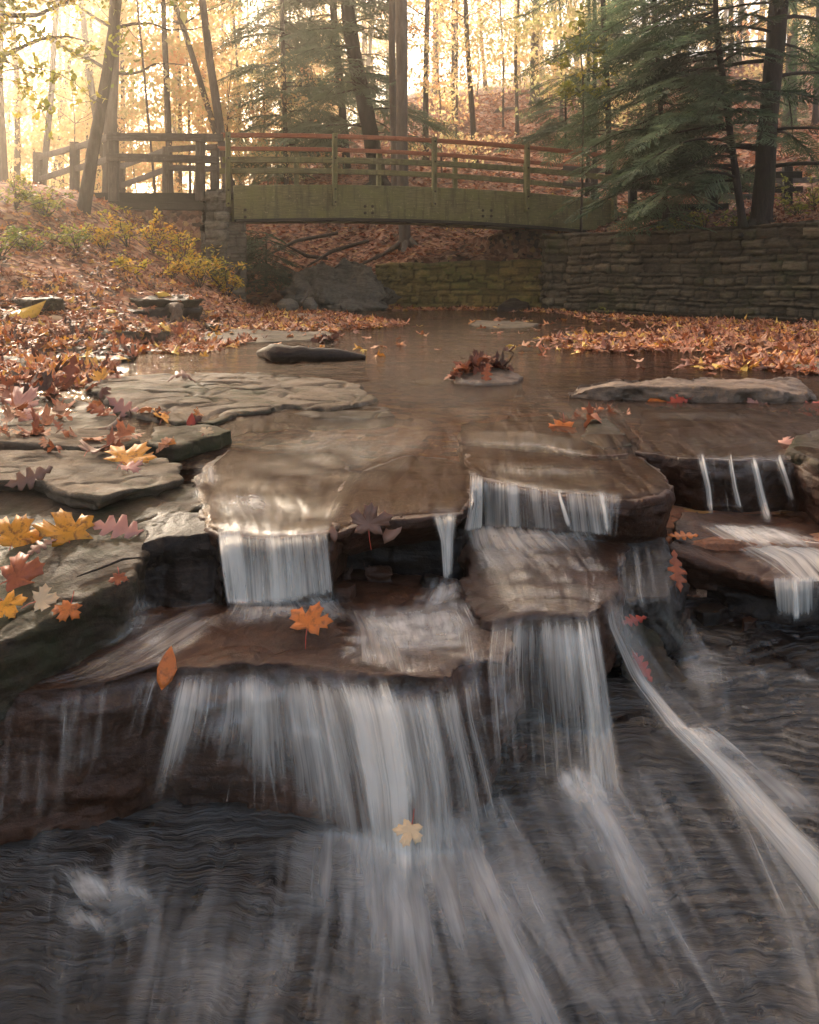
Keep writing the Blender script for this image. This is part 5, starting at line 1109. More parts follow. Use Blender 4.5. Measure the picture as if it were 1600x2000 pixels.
# water running left behind the hump
sh([[(440, 1150), (370, 1175), (300, 1200), (220, 1250), (120, 1310), (0, 1345)], [(445, 1185), (390, 1210), (330, 1245), (260, 1290), (180, 1325), (60, 1350)], [(455, 1200), (430, 1235), (380, 1270), (330, 1300), (290, 1312), (200, 1345)]],
   [[.8, .85, .9], [.7, .65, .6], [.55, .5, .4], [.4, .3, .3]], 'silk', 'stream_water', nu=60, nv=90, vin=.2, vout=.3, off=.014, wave=.012, edge=.3)
st([(270, 1145), (275, 1200), (240, 1270), (160, 1330)], 40, 110, [.6, .45, .3, .2], mat='silk', name='stream_water', nu=30, off=.018)
st([(390, 1180), (350, 1230), (270, 1290)], 60, 90, [.7, .5, .2], mat='silk', name='stream_water', nu=30, off=.018)
# flow right of the hump, over the leaf and into the widest fall
sh([[(650, 1170), (670, 1230), (650, 1300)], [(700, 1180), (735, 1240), (750, 1310)], [(790, 1165), (800, 1230), (800, 1290)], [(900, 1150), (935, 1230), (945, 1290)]], [[.8, .6, .45, .5], [.75, .8, .55, .6], [.55, .9, .5, .7]], 'silk', 'stream_water', nu=70, nv=60, vin=.2, vout=.1, off=.014, wave=.012)
st([(730, 1190), (720, 1240), (735, 1310)], 60, 110, [.5, .75, .6], nu=30, off=.018)
# widest fall, two layers and bright cores
def ext(g, L=110):
    out = []
    for c in g: (x0, y0), (x1, y1) = c[-2], c[-1]; k = L / math.hypot(x1 - x0, y1 - y0); out.append(c + [(x1 + (x1 - x0) * k * 1.15, y1 + (y1 - y0) * k)])
    return out
W_ = [[(335, 1312), (312, 1400), (290, 1500), (276, 1560)], [(430, 1310), (422, 1400), (400, 1490), (385, 1540)], [(540, 1312), (546, 1400), (556, 1500), (560, 1580)], [(640, 1310), (664, 1400), (692, 1520), (715, 1660)], [(740, 1325), (765, 1420), (785, 1550), (790, 1700)], [(830, 1340), (850, 1430), (870, 1540), (880, 1680)], [(890, 1320), (905, 1420), (930, 1520), (960, 1660)], [(945, 1275), (955, 1370), (985, 1480), (1020, 1600)]]
W_ = ext(W_, 150)
sh(W_, [[.8, .85, .8, .95, .9, .75, .8, .7], [.75, .65, .6, .9, .95, .65, .65, .5], [.5, .25, .3, .8, .95, .6, .5, .4], [.25, .08, .2, .6, .75, .5, .4, .4]], nu=150, nv=90, off=.016, throw=.03, edge=.06, vin=.03, vout=.5)
sh(W_, [[.3, .4, .5, .7, .7, .5, .6, .5], [.35, .3, .3, .7, .8, .5, .4, .3], [.25, .05, .08, .5, .8, .4, .3, .15], [.05, .0, .0, .25, .5, .2, .1, .1]], nu=150, nv=90, off=.05, throw=.05, edge=.06, vin=.05, vout=.4)
st([(745, 1330), (770, 1420), (785, 1520), (795, 1620)], 40, 90, [.9, 1, .9, .4], off=.07, nu=30)
st([(665, 1325), (700, 1420), (730, 1530), (750, 1640)], 40, 60, [.8, .8, .6, .2], off=.07, nu=30)
st([(335, 1320), (315, 1400), (295, 1480), (280, 1540)], 30, 46, [.5, .5, .5, .1], off=.04, nu=20)
# thin middle fall
for q in range(2): sh([[(838, 1010), (858, 1060), (864, 1150)], [(870, 1008), (873, 1060), (875, 1155)], [(900, 1003), (890, 1060), (886, 1145)]], [[.5, .7, .5], [.7, 1, .3], [.6, .9, .2]], nu=24, nv=40, off=.012 + q * .02, edge=.2, vout=.2)
sh([[(840, 1140), (810, 1165), (760, 1200)], [(875, 1145), (870, 1180), (860, 1230)], [(905, 1140), (930, 1165), (950, 1200)]], [[.6, .8, .6], [.4, .5, .4], [.2, .2, .2]], 'silk', 'stream_water', nu=40, nv=40, vin=.2, vout=.5, off=.016, wave=.015)
# central curtain
sh([[(916, 926), (914, 990), (902, 1050)], [(930, 935), (930, 990), (922, 1048)], [(944, 945), (944, 1000), (944, 1040)]], [[1, 1, 1], [.9, 1, 1], [.9, 1, 1]], nu=24, nv=40, off=.02, edge=.12, vout=.1)
sh([[(938, 944), (940, 1042)], [(1010, 957), (1014, 1038)], [(1090, 968), (1098, 1044)], [(1160, 973), (1170, 1052)], [(1216, 975), (1205, 1056)]], [[.9, .75, .7, .75, .5], [.85, .65, .65, .75, .4], [.8, .6, .7, .8, .35]], nu=110, nv=40, off=.012, edge=.03, vin=.03, vout=.1)
st([(1090, 972), (1100, 1005), (1112, 1046)], 12, 22, [.9, 1, 1], off=.03, nv=30)
st([(1172, 975), (1180, 1010), (1186, 1060)], 26, 24, [1, 1, .9], off=.03, nv=30)
st([(1040, 965), (1048, 1000), (1056, 1040)], 14, 20, [.5, .6, .5], off=.03, nv=30)
sh([[(903, 1040), (905, 1070), (925, 1110)], [(960, 1036), (975, 1070), (1010, 1110)], [(1060, 1040), (1100, 1075), (1130, 1110)], [(1190, 1050), (1195, 1080), (1190, 1110)]], [[1, .95, .9, .9], [.75, .7, .6, .5], [.3, .3, .25, .15]], nu=80, nv=40, vin=.25, vout=.5, off=.018, wave=.014)
sh([[(640, 1190), (700, 1240), (745, 1320)], [(720, 1175), (780, 1225), (800, 1330)], [(850, 1165), (880, 1225), (890, 1320)], [(920, 1150), (955, 1220), (975, 1300)]], [[.5, .75, .6, .7], [.7, .55, .45, .6], [.65, .6, .55, .6]], 'fall', 'stream_water', nu=90, nv=50, vin=.3, vout=.1, off=.018, wave=.015, fil=.5)
sh([[(900, 1050), (925, 1110), (960, 1198)], [(975, 1045), (1045, 1110), (1070, 1196)], [(1090, 1045), (1150, 1120), (1150, 1198)], [(1195, 1060), (1200, 1120), (1170, 1190)]], [[.75, .6, .5, .4], [.4, .45, .45, .35], [.2, .2, .25, .5]], 'silk', 'stream_water', nu=80, nv=70, vin=.1, vout=0, off=.014, wave=.01)
# right middle fall below it
W2 = [[(958, 1205), (945, 1300), (955, 1440)], [(1010, 1200), (1005, 1320), (1020, 1500)], [(1070, 1199), (1080, 1340), (1095, 1520)], [(1125, 1203), (1145, 1350), (1160, 1530)], [(1165, 1190), (1190, 1340), (1215, 1500)]]
W2 = ext(W2, 110)
sh(W2, [[.7, .7, .75, .85, .85], [.55, .55, .65, .85, .8], [.4, .4, .6, .75, .65], [.2, .25, .45, .6, .5]], nu=90, nv=80, off=.014, throw=.02, edge=.05, vin=.03, vout=.25)
sh(W2, [[.35, .4, .5, .6, .6], [.2, .2, .4, .7, .5], [.05, .1, .35, .5, .4], [.0, .0, .2, .35, .3]], nu=90, nv=80, off=.045, throw=.03, edge=.08, vin=.05, vout=.3)
st([(1124, 1206), (1135, 1300), (1150, 1400), (1155, 1500)], 14, 30, [1, 1, .8, .3], off=.06)
# long diagonal stream
sh([[(1160, 1110), (1165, 1220), (1200, 1320), (1265, 1420), (1330, 1490), (1410, 1600), (1480, 1730), (1550, 1860)], [(1182, 1110), (1200, 1230), (1245, 1330), (1320, 1425), (1410, 1510), (1500, 1610), (1620, 1740), (1720, 1880)], [(1205, 1110), (1232, 1230), (1285, 1330), (1365, 1420), (1470, 1500), (1570, 1600), (1680, 1690), (1800, 1820)]],
   [[.8, .85, .6], [.7, .8, .5], [.75, .85, .55], [.9, 1, .8], [.9, 1, .75], [.75, .9, .7], [.55, .7, .65]], nu=70, nv=160, off=.032, edge=.42, fil=1.8, vin=.04, vout=.12, wave=.01, smooth=30)
sh([[(1340, 1480), (1410, 1620), (1470, 1800), (1530, 2010)], [(1400, 1500), (1470, 1640), (1540, 1800), (1600, 2010)], [(1460, 1520), (1560, 1680), (1620, 1850), (1700, 2010)]], [[.6, .7, .6], [.55, .6, .4], [.3, .4, .25], [.2, .25, .2]], 'fall', 'stream_water', nu=60, nv=90, off=.032, edge=.4, vin=.15, vout=.05, smooth=40)
sh([[(1150, 1150), (1165, 1260), (1215, 1370), (1300, 1470), (1390, 1600), (1440, 1720)], [(1200, 1150), (1240, 1260), (1310, 1370), (1400, 1450), (1520, 1550), (1620, 1660)], [(1225, 1150), (1290, 1260), (1370, 1360), (1470, 1450), (1610, 1540), (1720, 1620)]], [[.5, .6, .4], [.5, .6, .45], [.55, .7, .55], [.6, .75, .6], [.5, .65, .5]], 'veil', nu=90, nv=130, off=.05, edge=.4, vin=.1, vout=.2, smooth=30, fil=1.2)
st([(1300, 1425), (1345, 1425), (1400, 1470)], 50, 110, [.7, 1, .9], nu=30, nv=30, off=.03, wave=.03)
# over the black rounded rock and the wedge
sh([[(1195, 1080), (1200, 1160), (1210, 1240)], [(1250, 1060), (1260, 1150), (1280, 1240)], [(1312, 1065), (1335, 1170), (1360, 1270)]], [[.5, .35, .35], [.45, .35, .25], [.45, .4, .25], [.3, .3, .2]], nu=60, nv=60, off=.014, edge=.1, vout=.4)
sh([[(1230, 1180), (1290, 1260), (1340, 1380)], [(1300, 1180), (1360, 1280), (1400, 1400)], [(1360, 1190), (1420, 1290), (1440, 1420)]], [[.35, .3, .15], [.3, .35, .15], [.25, .3, .1]], 'silk', 'stream_water', nu=50, nv=60, off=.016, edge=.3, vin=.2, vout=.4)
# four threads at right
for x0, x1, x2, y0, y1, w0, w1, d in ((1366, 1380, 1386, 900, 1024, 26, 18, .9), (1421, 1430, 1444, 903, 1015, 10, 22, .8), (1466, 1482, 1500, 904, 1040, 26, 36, .85), (1516, 1532, 1545, 905, 1000, 34, 30, .7)):
    st([(x0, y0), (x1, (y0 + y1) / 2), (x2, y1)], w0, w1, [d, d, d * .8], off=.03, nv=40); st([(x0, y0), (x1, (y0 + y1) / 2), (x2, y1)], w0 * .45, w1 * .5, [1, 1, .8], off=.045, nv=40)
sh([[(1355, 900), (1375, 1025)], [(1450, 903), (1465, 1035)], [(1548, 905), (1556, 1010)]], [[.45, .5, .5], [.22, .25, .22], [.12, .15, .15]], nu=70, nv=40, off=.02, edge=.05, vout=.3)
sh([[(1335, 1015), (1400, 1060), (1470, 1105), (1530, 1138)], [(1400, 1022), (1470, 1055), (1540, 1090), (1580, 1138)], [(1480, 1030), (1560, 1055), (1640, 1080), (1700, 1138)]], [[.7, .8, .8], [.7, 1, 1], [.5, .8, 1], [.5, .6, .8]], 'fall', 'stream_water', nu=70, nv=60, off=.014, edge=.2, vin=.15, vout=0, wave=.012)
st([(1470, 1040), (1540, 1058), (1640, 1070)], 26, 60, [.8, 1, 1], nu=24, nv=40, off=.02)
sh([[(1503, 1138), (1512, 1220)], [(1550, 1138), (1552, 1228)], [(1600, 1138), (1604, 1220)], [(1680, 1138), (1690, 1220)]], [[.7, .8, .7, .7], [.5, .9, .5, .5], [.3, .8, .4, .4]], nu=70, nv=36, off=.02, edge=.05, vout=.3)
st([(1545, 1140), (1548, 1180), (1548, 1232)], 22, 26, [1, 1, .7], off=.04, nv=30)
# froth where the falls land and over the middle tier
for g_, d_ in (([[(432, 1150), (420, 1200), (380, 1245)], [(490, 1170), (480, 1215), (440, 1260)], [(560, 1175), (570, 1210), (560, 1245)], [(625, 1165), (660, 1205), (680, 1250)], [(670, 1145), (730, 1180), (770, 1230)]], [[.9, 1, 1, .9, .6], [.6, .5, .4, .6, .6], [.2, .1, .05, .2, .3]]),
               ([[(660, 1185), (690, 1240), (720, 1310)], [(740, 1180), (770, 1235), (800, 1315)], [(840, 1170), (860, 1230), (870, 1315)], [(920, 1160), (950, 1220), (960, 1290)]], [[.5, .7, .6, .4], [.7, .8, .7, .6], [.5, .6, .5, .5]]),
               ([[(845, 1120), (800, 1160), (740, 1195)], [(872, 1130), (860, 1175), (830, 1215)], [(900, 1120), (920, 1160), (930, 1195)]], [[.7, .9, .7], [.5, .7, .5], [.2, .3, .2]]),
               ([[(898, 1030), (900, 1065), (915, 1110)], [(980, 1028), (1000, 1065), (1030, 1115)], [(1090, 1035), (1120, 1070), (1140, 1115)], [(1200, 1045), (1200, 1080), (1190, 1120)]], [[1, .9, .8, .6], [.6, .5, .4, .3], [.15, .15, .1, .1]]),
               ([[(620, 1590), (640, 1650), (650, 1740)], [(720, 1610), (740, 1670), (760, 1760)], [(820, 1600), (850, 1660), (880, 1750)], [(930, 1560), (980, 1620), (1030, 1700)]], [[.4, .6, .5, .4], [.5, .7, .6, .5], [.1, .2, .2, .1]]),
               ([[(1060, 1490), (1070, 1540), (1110, 1610)], [(1115, 1480), (1130, 1530), (1170, 1600)], [(1175, 1490), (1200, 1545), (1240, 1610)]], [[.7, .9, .6], [.9, 1, .7], [.4, .5, .3]]),
               ([[(1290, 1410), (1330, 1460), (1400, 1540)], [(1345, 1400), (1390, 1440), (1460, 1510)], [(1390, 1420), (1440, 1460), (1510, 1520)]], [[.6, .9, .6], [.9, 1, .7], [.5, .6, .4]]),
               ([[(1340, 1015), (1400, 1060), (1480, 1105)], [(1440, 1020), (1500, 1055), (1560, 1095)], [(1540, 1025), (1600, 1055), (1680, 1090)]], [[.5, .7, .7], [.7, 1, 1], [.4, .6, .7]]),
               ([[(380, 960), (400, 1000), (425, 1030)], [(450, 955), (460, 995), (480, 1030)], [(560, 965), (580, 995), (600, 1020)]], [[.5, .5, .3], [.5, .6, .6], [.2, .3, .3]]),
               ([[(250, 1150), (250, 1210), (200, 1280)], [(285, 1150), (300, 1210), (270, 1280)], [(320, 1170), (350, 1215), (330, 1270)]], [[.4, .6, .4], [.6, .5, .4], [.3, .3, .2]])):
    sh(g_, d_, 'froth', 'stream_water', nu=50, nv=40, off=.03, wave=.03, vin=.3, vout=.5, edge=.3, fil=0, smooth=8)
# small trickles off the dark left ledge
st([(138, 1365), (134, 1450), (126, 1560), (118, 1640)], 16, 30, [.6, .5, .4, .1], off=.03)
sh([[(-10, 1560), (-20, 1660)], [(60, 1530), (50, 1650)], [(120, 1500), (110, 1640)], [(170, 1490), (150, 1600)]], [[.2, .35, .55, .3], [.3, .5, .4, .3], [.1, .2, .2, .1]], nu=60, nv=40, off=.03, edge=.1, vin=.2, vout=.5)
# fans of water running down the shale
sh([[(-20, 1370), (-30, 1480), (-40, 1620)], [(70, 1365), (60, 1470), (50, 1610)], [(150, 1350), (140, 1450), (130, 1580)], [(240, 1330), (225, 1430), (205, 1540)], [(330, 1312), (300, 1400), (270, 1520)]], [[.35, .25, .5, .25, .5], [.25, .15, .45, .15, .4], [.3, .35, .45, .3, .25], [.2, .3, .3, .2, .1]], nu=110, nv=70, off=.025, edge=.05, vout=.4, lead=10)
FAN = [([(700, 1580), (710, 1700), (725, 1850), (740, 2010)], 130, 170, [.5, .42, .32, .22]), ([(790, 1600), (800, 1720), (815, 1860), (830, 2010)], 90, 120, [.5, .36, .2, .14]), ([(880, 1560), (960, 1690), (1060, 1830), (1190, 2010)], 70, 110, [.45, .5, .4, .28]),
       ([(960, 1560), (1040, 1700), (1100, 1800), (1180, 1930)], 60, 90, [.4, .4, .3, .1]), ([(1120, 1520), (1180, 1620), (1240, 1760), (1300, 1900)], 90, 110, [.9, .65, .45, .25]), ([(1090, 1530), (1130, 1640), (1150, 1780), (1170, 1900)], 70, 80, [.6, .4, .25, .1]),
       ([(640, 1620), (610, 1740), (560, 1860), (500, 2010)], 70, 90, [.25, .3, .26, .2]), ([(380, 1780), (370, 1860), (360, 1940), (350, 2020)], 120, 160, [.3, .38, .36, .3]), ([(540, 1760), (560, 1850), (590, 1930), (600, 2020)], 50, 70, [.2, .3, .25, .2]),
       ([(880, 1680), (900, 1800), (940, 1900), (990, 2010)], 60, 90, [.3, .3, .25, .2]), ([(230, 1640), (235, 1720), (250, 1800), (280, 1880)], 100, 140, [.3, .5, .35, .2]), ([(120, 1600), (100, 1680), (90, 1760)], 90, 100, [.35, .3, .1]),
       ([(1420, 1280), (1425, 1380), (1430, 1460)], 60, 80, [.3, .25, .1]), ([(1330, 1200), (1360, 1300), (1390, 1400)], 40, 60, [.3, .35, .3]), ([(1000, 1620), (1060, 1760), (1120, 1900), (1180, 2010)], 40, 60, [.3, .4, .35, .3])]
GF = [[(40, 1600), (20, 1800), (0, 2015)], [(270, 1590), (230, 1790), (200, 2015)], [(480, 1620), (440, 1810), (390, 2015)], [(650, 1600), (640, 1790), (600, 2015)], [(760, 1600), (785, 1790), (800, 2015)], [(880, 1570), (960, 1780), (1060, 2015)], [(1000, 1520), (1120, 1760), (1260, 2015)], [(1130, 1500), (1270, 1740), (1430, 2015)], [(1270, 1470), (1430, 1720), (1600, 2015)], [(1400, 1480), (1590, 1720), (1760, 2015)]]
sh(GF, [[.15, .35, .15, .7, .85, .8, .5, .75, .35, .3], [.2, .5, .25, .65, .8, .75, .45, .7, .35, .6], [.15, .4, .5, .5, .7, .65, .5, .55, .3, .55], [.1, .3, .5, .42, .55, .55, .45, .35, .25, .45]], 'veil', 'stream_water', nu=230, nv=110, off=.03, edge=.04, vin=.08, vout=.0, smooth=40, wave=.006, fil=.25)
sh([[(x + 12, y) for x, y in g_] for g_ in GF], [[.05, .2, .05, .5, .6, .5, .35, .6, .3, .2], [.1, .35, .1, .5, .5, .6, .2, .45, .2, .35], [.05, .25, .35, .3, .5, .4, .35, .2, .15, .3], [.0, .1, .35, .2, .3, .4, .2, .1, .1, .2]], 'veil', 'stream_water', nu=230, nv=110, off=.05, edge=.04, vin=.12, vout=.0, smooth=50, wave=.008, seed=140, fil=0)
for c_, a_, b_, d_ in FAN: st(c_, a_ * 1.8, b_ * 2.0, fbx(d_)[:, None] * np.array([[1.4, 1.4, 1.4]]), mat='veil', name='stream_water', nu=40, nv=90, off=.03, vin=.15, vout=.12, wave=.008, edge=.5, smooth=40)
for x, y, w0, d in ((1110, 1530, 90, 1.0), (1350, 1440, 80, .8), (175, 1720, 190, 1.0), (250, 1735, 150, .7), (180, 1785, 170, .9), (1480, 1315, 60, .7), (1560, 1325, 60, .6), (1580, 1300, 40, .4), (1550, 1245, 30, .6), (1340, 1270, 40, .4), (1450, 1232, 30, .3), (430, 985, 40, .5), (1400, 1790, 30, .4)):
    st([(x - w0 * .25, y - w0 * .3), (x, y), (x + w0 * .35, y + w0 * .5)], w0, w0 * 1.1, fbx([.7 * d, d, .5 * d])[:, None] * np.array([[1, 1, 1]]), mat='froth', name='stream_water', nu=24, nv=24, off=.03, vin=.5, vout=.6, wave=.03, edge=.5, fil=0)

# ------------------------------------------------------------------ fallen leaves nobody could count
def scatter_xy(n, fn, rg):
    """fn(k) -> candidate XY arrays; keeps what hits the surface"""
    return fn(n)
def lay(name, X, Y, T, size, tilt, curl, lift, label, lo=0, hi=1, z=None, rg=None, sz=(.6, 1.25), fast=False):
    rg = rg or rng; n = len(X)
    if z is None:
        if fast: z = ground_z(X, Y); N = np.tile([0, 0, 1.], (n, 1))
        else:
            zz = []; NN = []
            for a, b in zip(X, Y): q, m = top_z(a, b); zz.append(q); NN.append(m)
            z = fbx(zz); N = fbx(NN); N[N[:, 2] < .3] = (0, 0, 1)
    else: N = np.tile([0, 0, 1.], (n, 1)); z = z + 0 * X
    pos = np.stack([X, Y, z + lift * rg.uniform(.2, 1, n)], -1)
    return stamp(T, pos, rots(n, up=N, tilt=tilt, rg=rg), size * rg.uniform(sz[0], sz[1], n), rg.uniform(lo, hi, n), curl=curl, rg=rg)
def zone(poly, n, d, rg, Tm=T_MLOW, size=.10, lift=.02, tilt=.17, curl=.4, lo=.1, hi=1, clump=True):
    P = np.array([pix(x, y, d)[:2] for x, y in poly]); a, b = P.min(0), P.max(0); X, Y = [], []; k = 0
    while k < n:
        x = rg.uniform(a[0], b[0], 4000); y = rg.uniform(a[1], b[1], 4000); m = inpoly(x, y, P)
        if clump: m &= fbm(np.stack([x * 1.6, y * 1.1, 0 * x], -1), 77, 3) + rg.uniform(-.28, .28, 4000) > -.12
        X.append(x[m]); Y.append(y[m]); k += m.sum()
    X = np.concatenate(X)[:n]; Y = np.concatenate(Y)[:n]
    return lay('', X, Y, Tm, size, tilt, curl, lift, '', lo=lo, hi=hi, z=-d, rg=rg)
def GZf(x, y): return ground_z([x], [y], noise=False)[0]
rg = np.random.default_rng(42); sets = []
for n, y0, y1, T, size, curl in ((5200, 12, 18.5, T_MLOW, .12, .5), (5000, 8, 12.5, T_MLOW, .115, .5), (3000, 5.5, 8.3, T_MLOW, .11, .6)):
    Y = rg.uniform(y0, y1, n); X0 = -.52 * Y - .2; X1 = np.interp(Y, _ys, _xs) + .12; X = X0 + (X1 - X0) * rg.uniform(0, 1, n) ** .85
    keep = np.ones(n, bool)
    for i_ in range(n):
        h_ = BV_ROCK.ray_cast(Vector((X[i_], Y[i_], 12)), dn_)
        if h_[0] is not None and h_[0].z > float(GZf(X[i_], Y[i_])) - .02 and rg.random() < .82: keep[i_] = False
    bare = fbm(np.stack([X * .9, Y * .9, 0 * X], -1), 88, 4) < -.12
    keep &= ~(bare & (rg.random(n) < .75)); X, Y = X[keep], Y[keep]
    sets.append(lay('', X, Y, T, size, .24, curl * .7, .03, '', rg=rg, sz=(.45, 1.3)))
tag(leafmesh('fallen_leaves', sets, M['litter']), kind='stuff')
sets = []
Y = rg.uniform(19.8, 46, 42000); X = rg.uniform(-7, .52 * Y); sets.append(lay('', X, Y, T_QUAD, .17, .35, 0, .05, '', lo=.25, hi=.9, rg=rg, fast=True))
t_ = rg.uniform(.3, 4.5, 4000); u_ = rg.uniform(-.5, 8.5, 4000); X = WA[0] + _wd[0] * u_ + _wn[0] * t_; Y = WA[1] + _wd[1] * u_ + _wn[1] * t_; sets.append(lay('', X, Y, T_MLOW, .11, .3, .5, .03, '', rg=rg, lo=0, hi=.9, fast=True))
tag(leafmesh('fallen_leaves', sets, M['litter']), kind='stuff')
Z = [([(1010, 678), (1040, 662), (1150, 655), (1300, 648), (1620, 640), (1620, 690), (1420, 690), (1300, 684), (1150, 688)], 1500, .692), ([(1295, 708), (1400, 696), (1620, 690), (1620, 735), (1480, 722), (1380, 724)], 420, .690), ([(1100, 612), (1300, 622), (1620, 632), (1620, 645), (1300, 640), (1150, 628)], 1500, .694),
     ([(700, 598), (900, 600), (1100, 606), (1110, 613), (900, 606), (700, 606)], 800, .694), ([(390, 618), (560, 600), (740, 622), (800, 634), (650, 646), (560, 645), (400, 645)], 2600, .68), ([(380, 655), (480, 655), (500, 668), (390, 690), (270, 690)], 260, .69), ([(480, 590), (620, 598), (640, 606), (480, 606)], 900, .68)]
tag(leafmesh('floating_leaves', [zone(p, n, d, rg, size=.115) for p, n, d in Z] + [zone([(900, 618), (1620, 625), (1620, 745), (1300, 735), (1000, 700)], 170, .694, rg, size=.11, clump=False), zone([(420, 640), (800, 625), (900, 700), (520, 712), (300, 700)], 50, .694, rg, size=.11, clump=False)] + [zone(Z[0][0], 500, .67, rg, size=.12), zone(Z[4][0], 700, .655, rg, size=.12)], M['litter']), kind='stuff')
# bigger leaves on the near left rocks
sets = []
def near_patch(poly, n, size=.12, Ts=(T_MAPLE, T_OAK), tilt=.5, curl=.7, lo=0, hi=1):
    pp = np.array(poly, float); a, b = pp.min(0), pp.max(0); out = []
    while len(out) < n:
        x, y = rg.uniform(a[0], b[0]), rg.uniform(a[1], b[1])
        if inpoly(np.array([x]), np.array([y]), pp)[0]:
            p, m = pix_hit(x, y)
            if p is not None and m[2] > .3: out.append((p, m))
    h = len(out) // 2
    for T, o in ((Ts[0], out[:h]), (Ts[1], out[h:])):
        P = fbx([q[0] for q in o]); N = fbx([q[1] for q in o]); k = len(P); P[:, 2] += rg.uniform(.004, .03, k)
        sets.append(stamp(T, P, rots(k, up=N, tilt=tilt, rg=rg), size * rg.uniform(.6, 1.2, k), rg.uniform(lo, hi, k), curl=curl, rg=rg))
near_patch([(0, 640), (380, 640), (380, 660), (260, 680), (0, 690)], 200, .11)
near_patch([(0, 735), (170, 735), (215, 770), (150, 790), (0, 790)], 60, .13, lo=0, hi=.5)
near_patch([(70, 700), (400, 712), (340, 730), (160, 745), (60, 735)], 80, .11)
near_patch([(0, 790), (200, 795), (190, 840), (0, 845)], 16, .12, lo=.3, hi=.8)
near_patch([(0, 845), (330, 860), (360, 885), (0, 885)], 26, .10, lo=.2, hi=.9)
near_patch([(200, 800), (420, 810), (440, 835), (200, 840)], 9, .11)
near_patch([(890, 735), (900, 702), (960, 690), (1010, 720), (1000, 728), (950, 712)], 34, .10, lo=0, hi=.35)
near_patch([(1070, 835), (1130, 800), (1215, 790), (1215, 830), (1150, 835), (1100, 850)], 14, .11, lo=.3, hi=.7)
near_patch([(1460, 790), (1600, 790), (1600, 815), (1480, 810)], 8, .11, lo=.1, hi=.6)
near_patch([(200, 600), (640, 650), (660, 662), (640, 670), (200, 640)], 40, .11)
tag(leafmesh('fallen_leaves', sets, M['litter']), kind='stuff')

# ------------------------------------------------------------------ leaves one can point at
def lm(name, c, blotch=.0, v=.12): return leafmat(name, [(0, tuple(x * (1 - v) for x in c)), (1, tuple(min(1, x * (1 + v)) for x in c))], .15, .45, blotch)
LM = {'gold': lm('gold_leaf', (.72, .30, .025), .8), 'yellow': lm('yellow_leaf', (.78, .47, .06), .4), 'orange': lm('orange_leaf', (.62, .17, .03), .6), 'rust': lm('rust_leaf', (.34, .085, .03), .5), 'red': lm('red_leaf', (.42, .05, .025), .2), 'pink': lm('pinkish_leaf', (.48, .22, .17), .1), 'pale': lm('pale_leaf', (.70, .50, .30), .1), 'brown': lm('brown_leaf', (.26, .13, .085), .3)}
def leaf(label, px, py, wpx, kind, mat, facing=.5, spin=None, curl=.3, group=None, lift=.012, stem=True, seed=0, cat='leaf', spec=None):
    p, nn = pix_hit(px, py)
    if p is None: return
    rg = np.random.default_rng(1000 + seed + int(px) * 7 + int(py)); s = wpx * p[1] / F; T = {'maple': T_MAPLE, 'oak': T_OAK, 'beech': T_BEECH}[kind]; s /= {'maple': 1.1, 'oak': .75, 'beech': .6}[kind]
    if nn[2] < .2: nn = np.array([nn[0] * .5, nn[1] * .5, .6])
    cam_d = -p / np.linalg.norm(p); N = nn * (1 - facing) + cam_d * facing; N /= np.linalg.norm(N)
    a = rg.uniform(0, 6.28) if spin is None else R(spin); U = np.array([0, 0, 1]) - N * N[2]; U = U if np.linalg.norm(U) > .05 else np.array([0, 1, 0]); U /= np.linalg.norm(U); Rr = np.cross(U, N)
    Yv = U * math.cos(a) + Rr * math.sin(a); Xv = np.cross(Yv, N); Rm = np.stack([Xv, Yv, N], -1)
    V = T[0].copy(); V[:, :2] *= 1 + .13 * fbm(np.stack([V[:, 0] * 4, V[:, 1] * 4, 0 * V[:, 0] + px], -1), 6, 2)[:, None]; V[:, 0] += rg.normal(0, .12) * V[:, 1]; r2 = V[:, 0] ** 2 + V[:, 1] ** 2; c1, c2 = rg.normal(0, curl), rg.normal(0, curl)
    V[:, 2] = (c1 * V[:, 0] ** 2 + c2 * V[:, 1] ** 2) * 1.3 + fbm(V * 5 + seed + px, 5, 2) * .05 + .10 * np.abs(V[:, 0]); V[:, 2] -= V[:, 2].min() * .5
    o = N * (lift + .12 * s * facing)
    if py > 1500: o = o - p * .07        # carried on the running water
    elif py > 1200 and px > 300: o = o + np.array([0, -.03, .015])
    Vw = (V * s) @ Rm.T + o
    obj = mk('fallen_leaf' if kind != 'maple' else 'maple_leaf', Vw, T[1], LM[mat], attrs={'rnd': rg.uniform(0, 1) + 0 * V[:, 0]}, loc=tuple(p), smooth=True)
    m = obj.modifiers.new('thickness', 'SOLIDIFY'); m.thickness = .0012; m.offset = 0
    tag(obj, label, cat, group)
    if stem and kind == 'maple':
        g = Geo(); base = np.array([0, -.16, V[:, 2].mean()]); q = [base, base + [.03, -.22, .03], base + [.10, -.48, -.04]]; g.tube([(np.array(x) * s) @ Rm.T + o for x in q], [.0016, .0014, .0011], 5); g.build('stem', LM['red'], obj)
    return obj
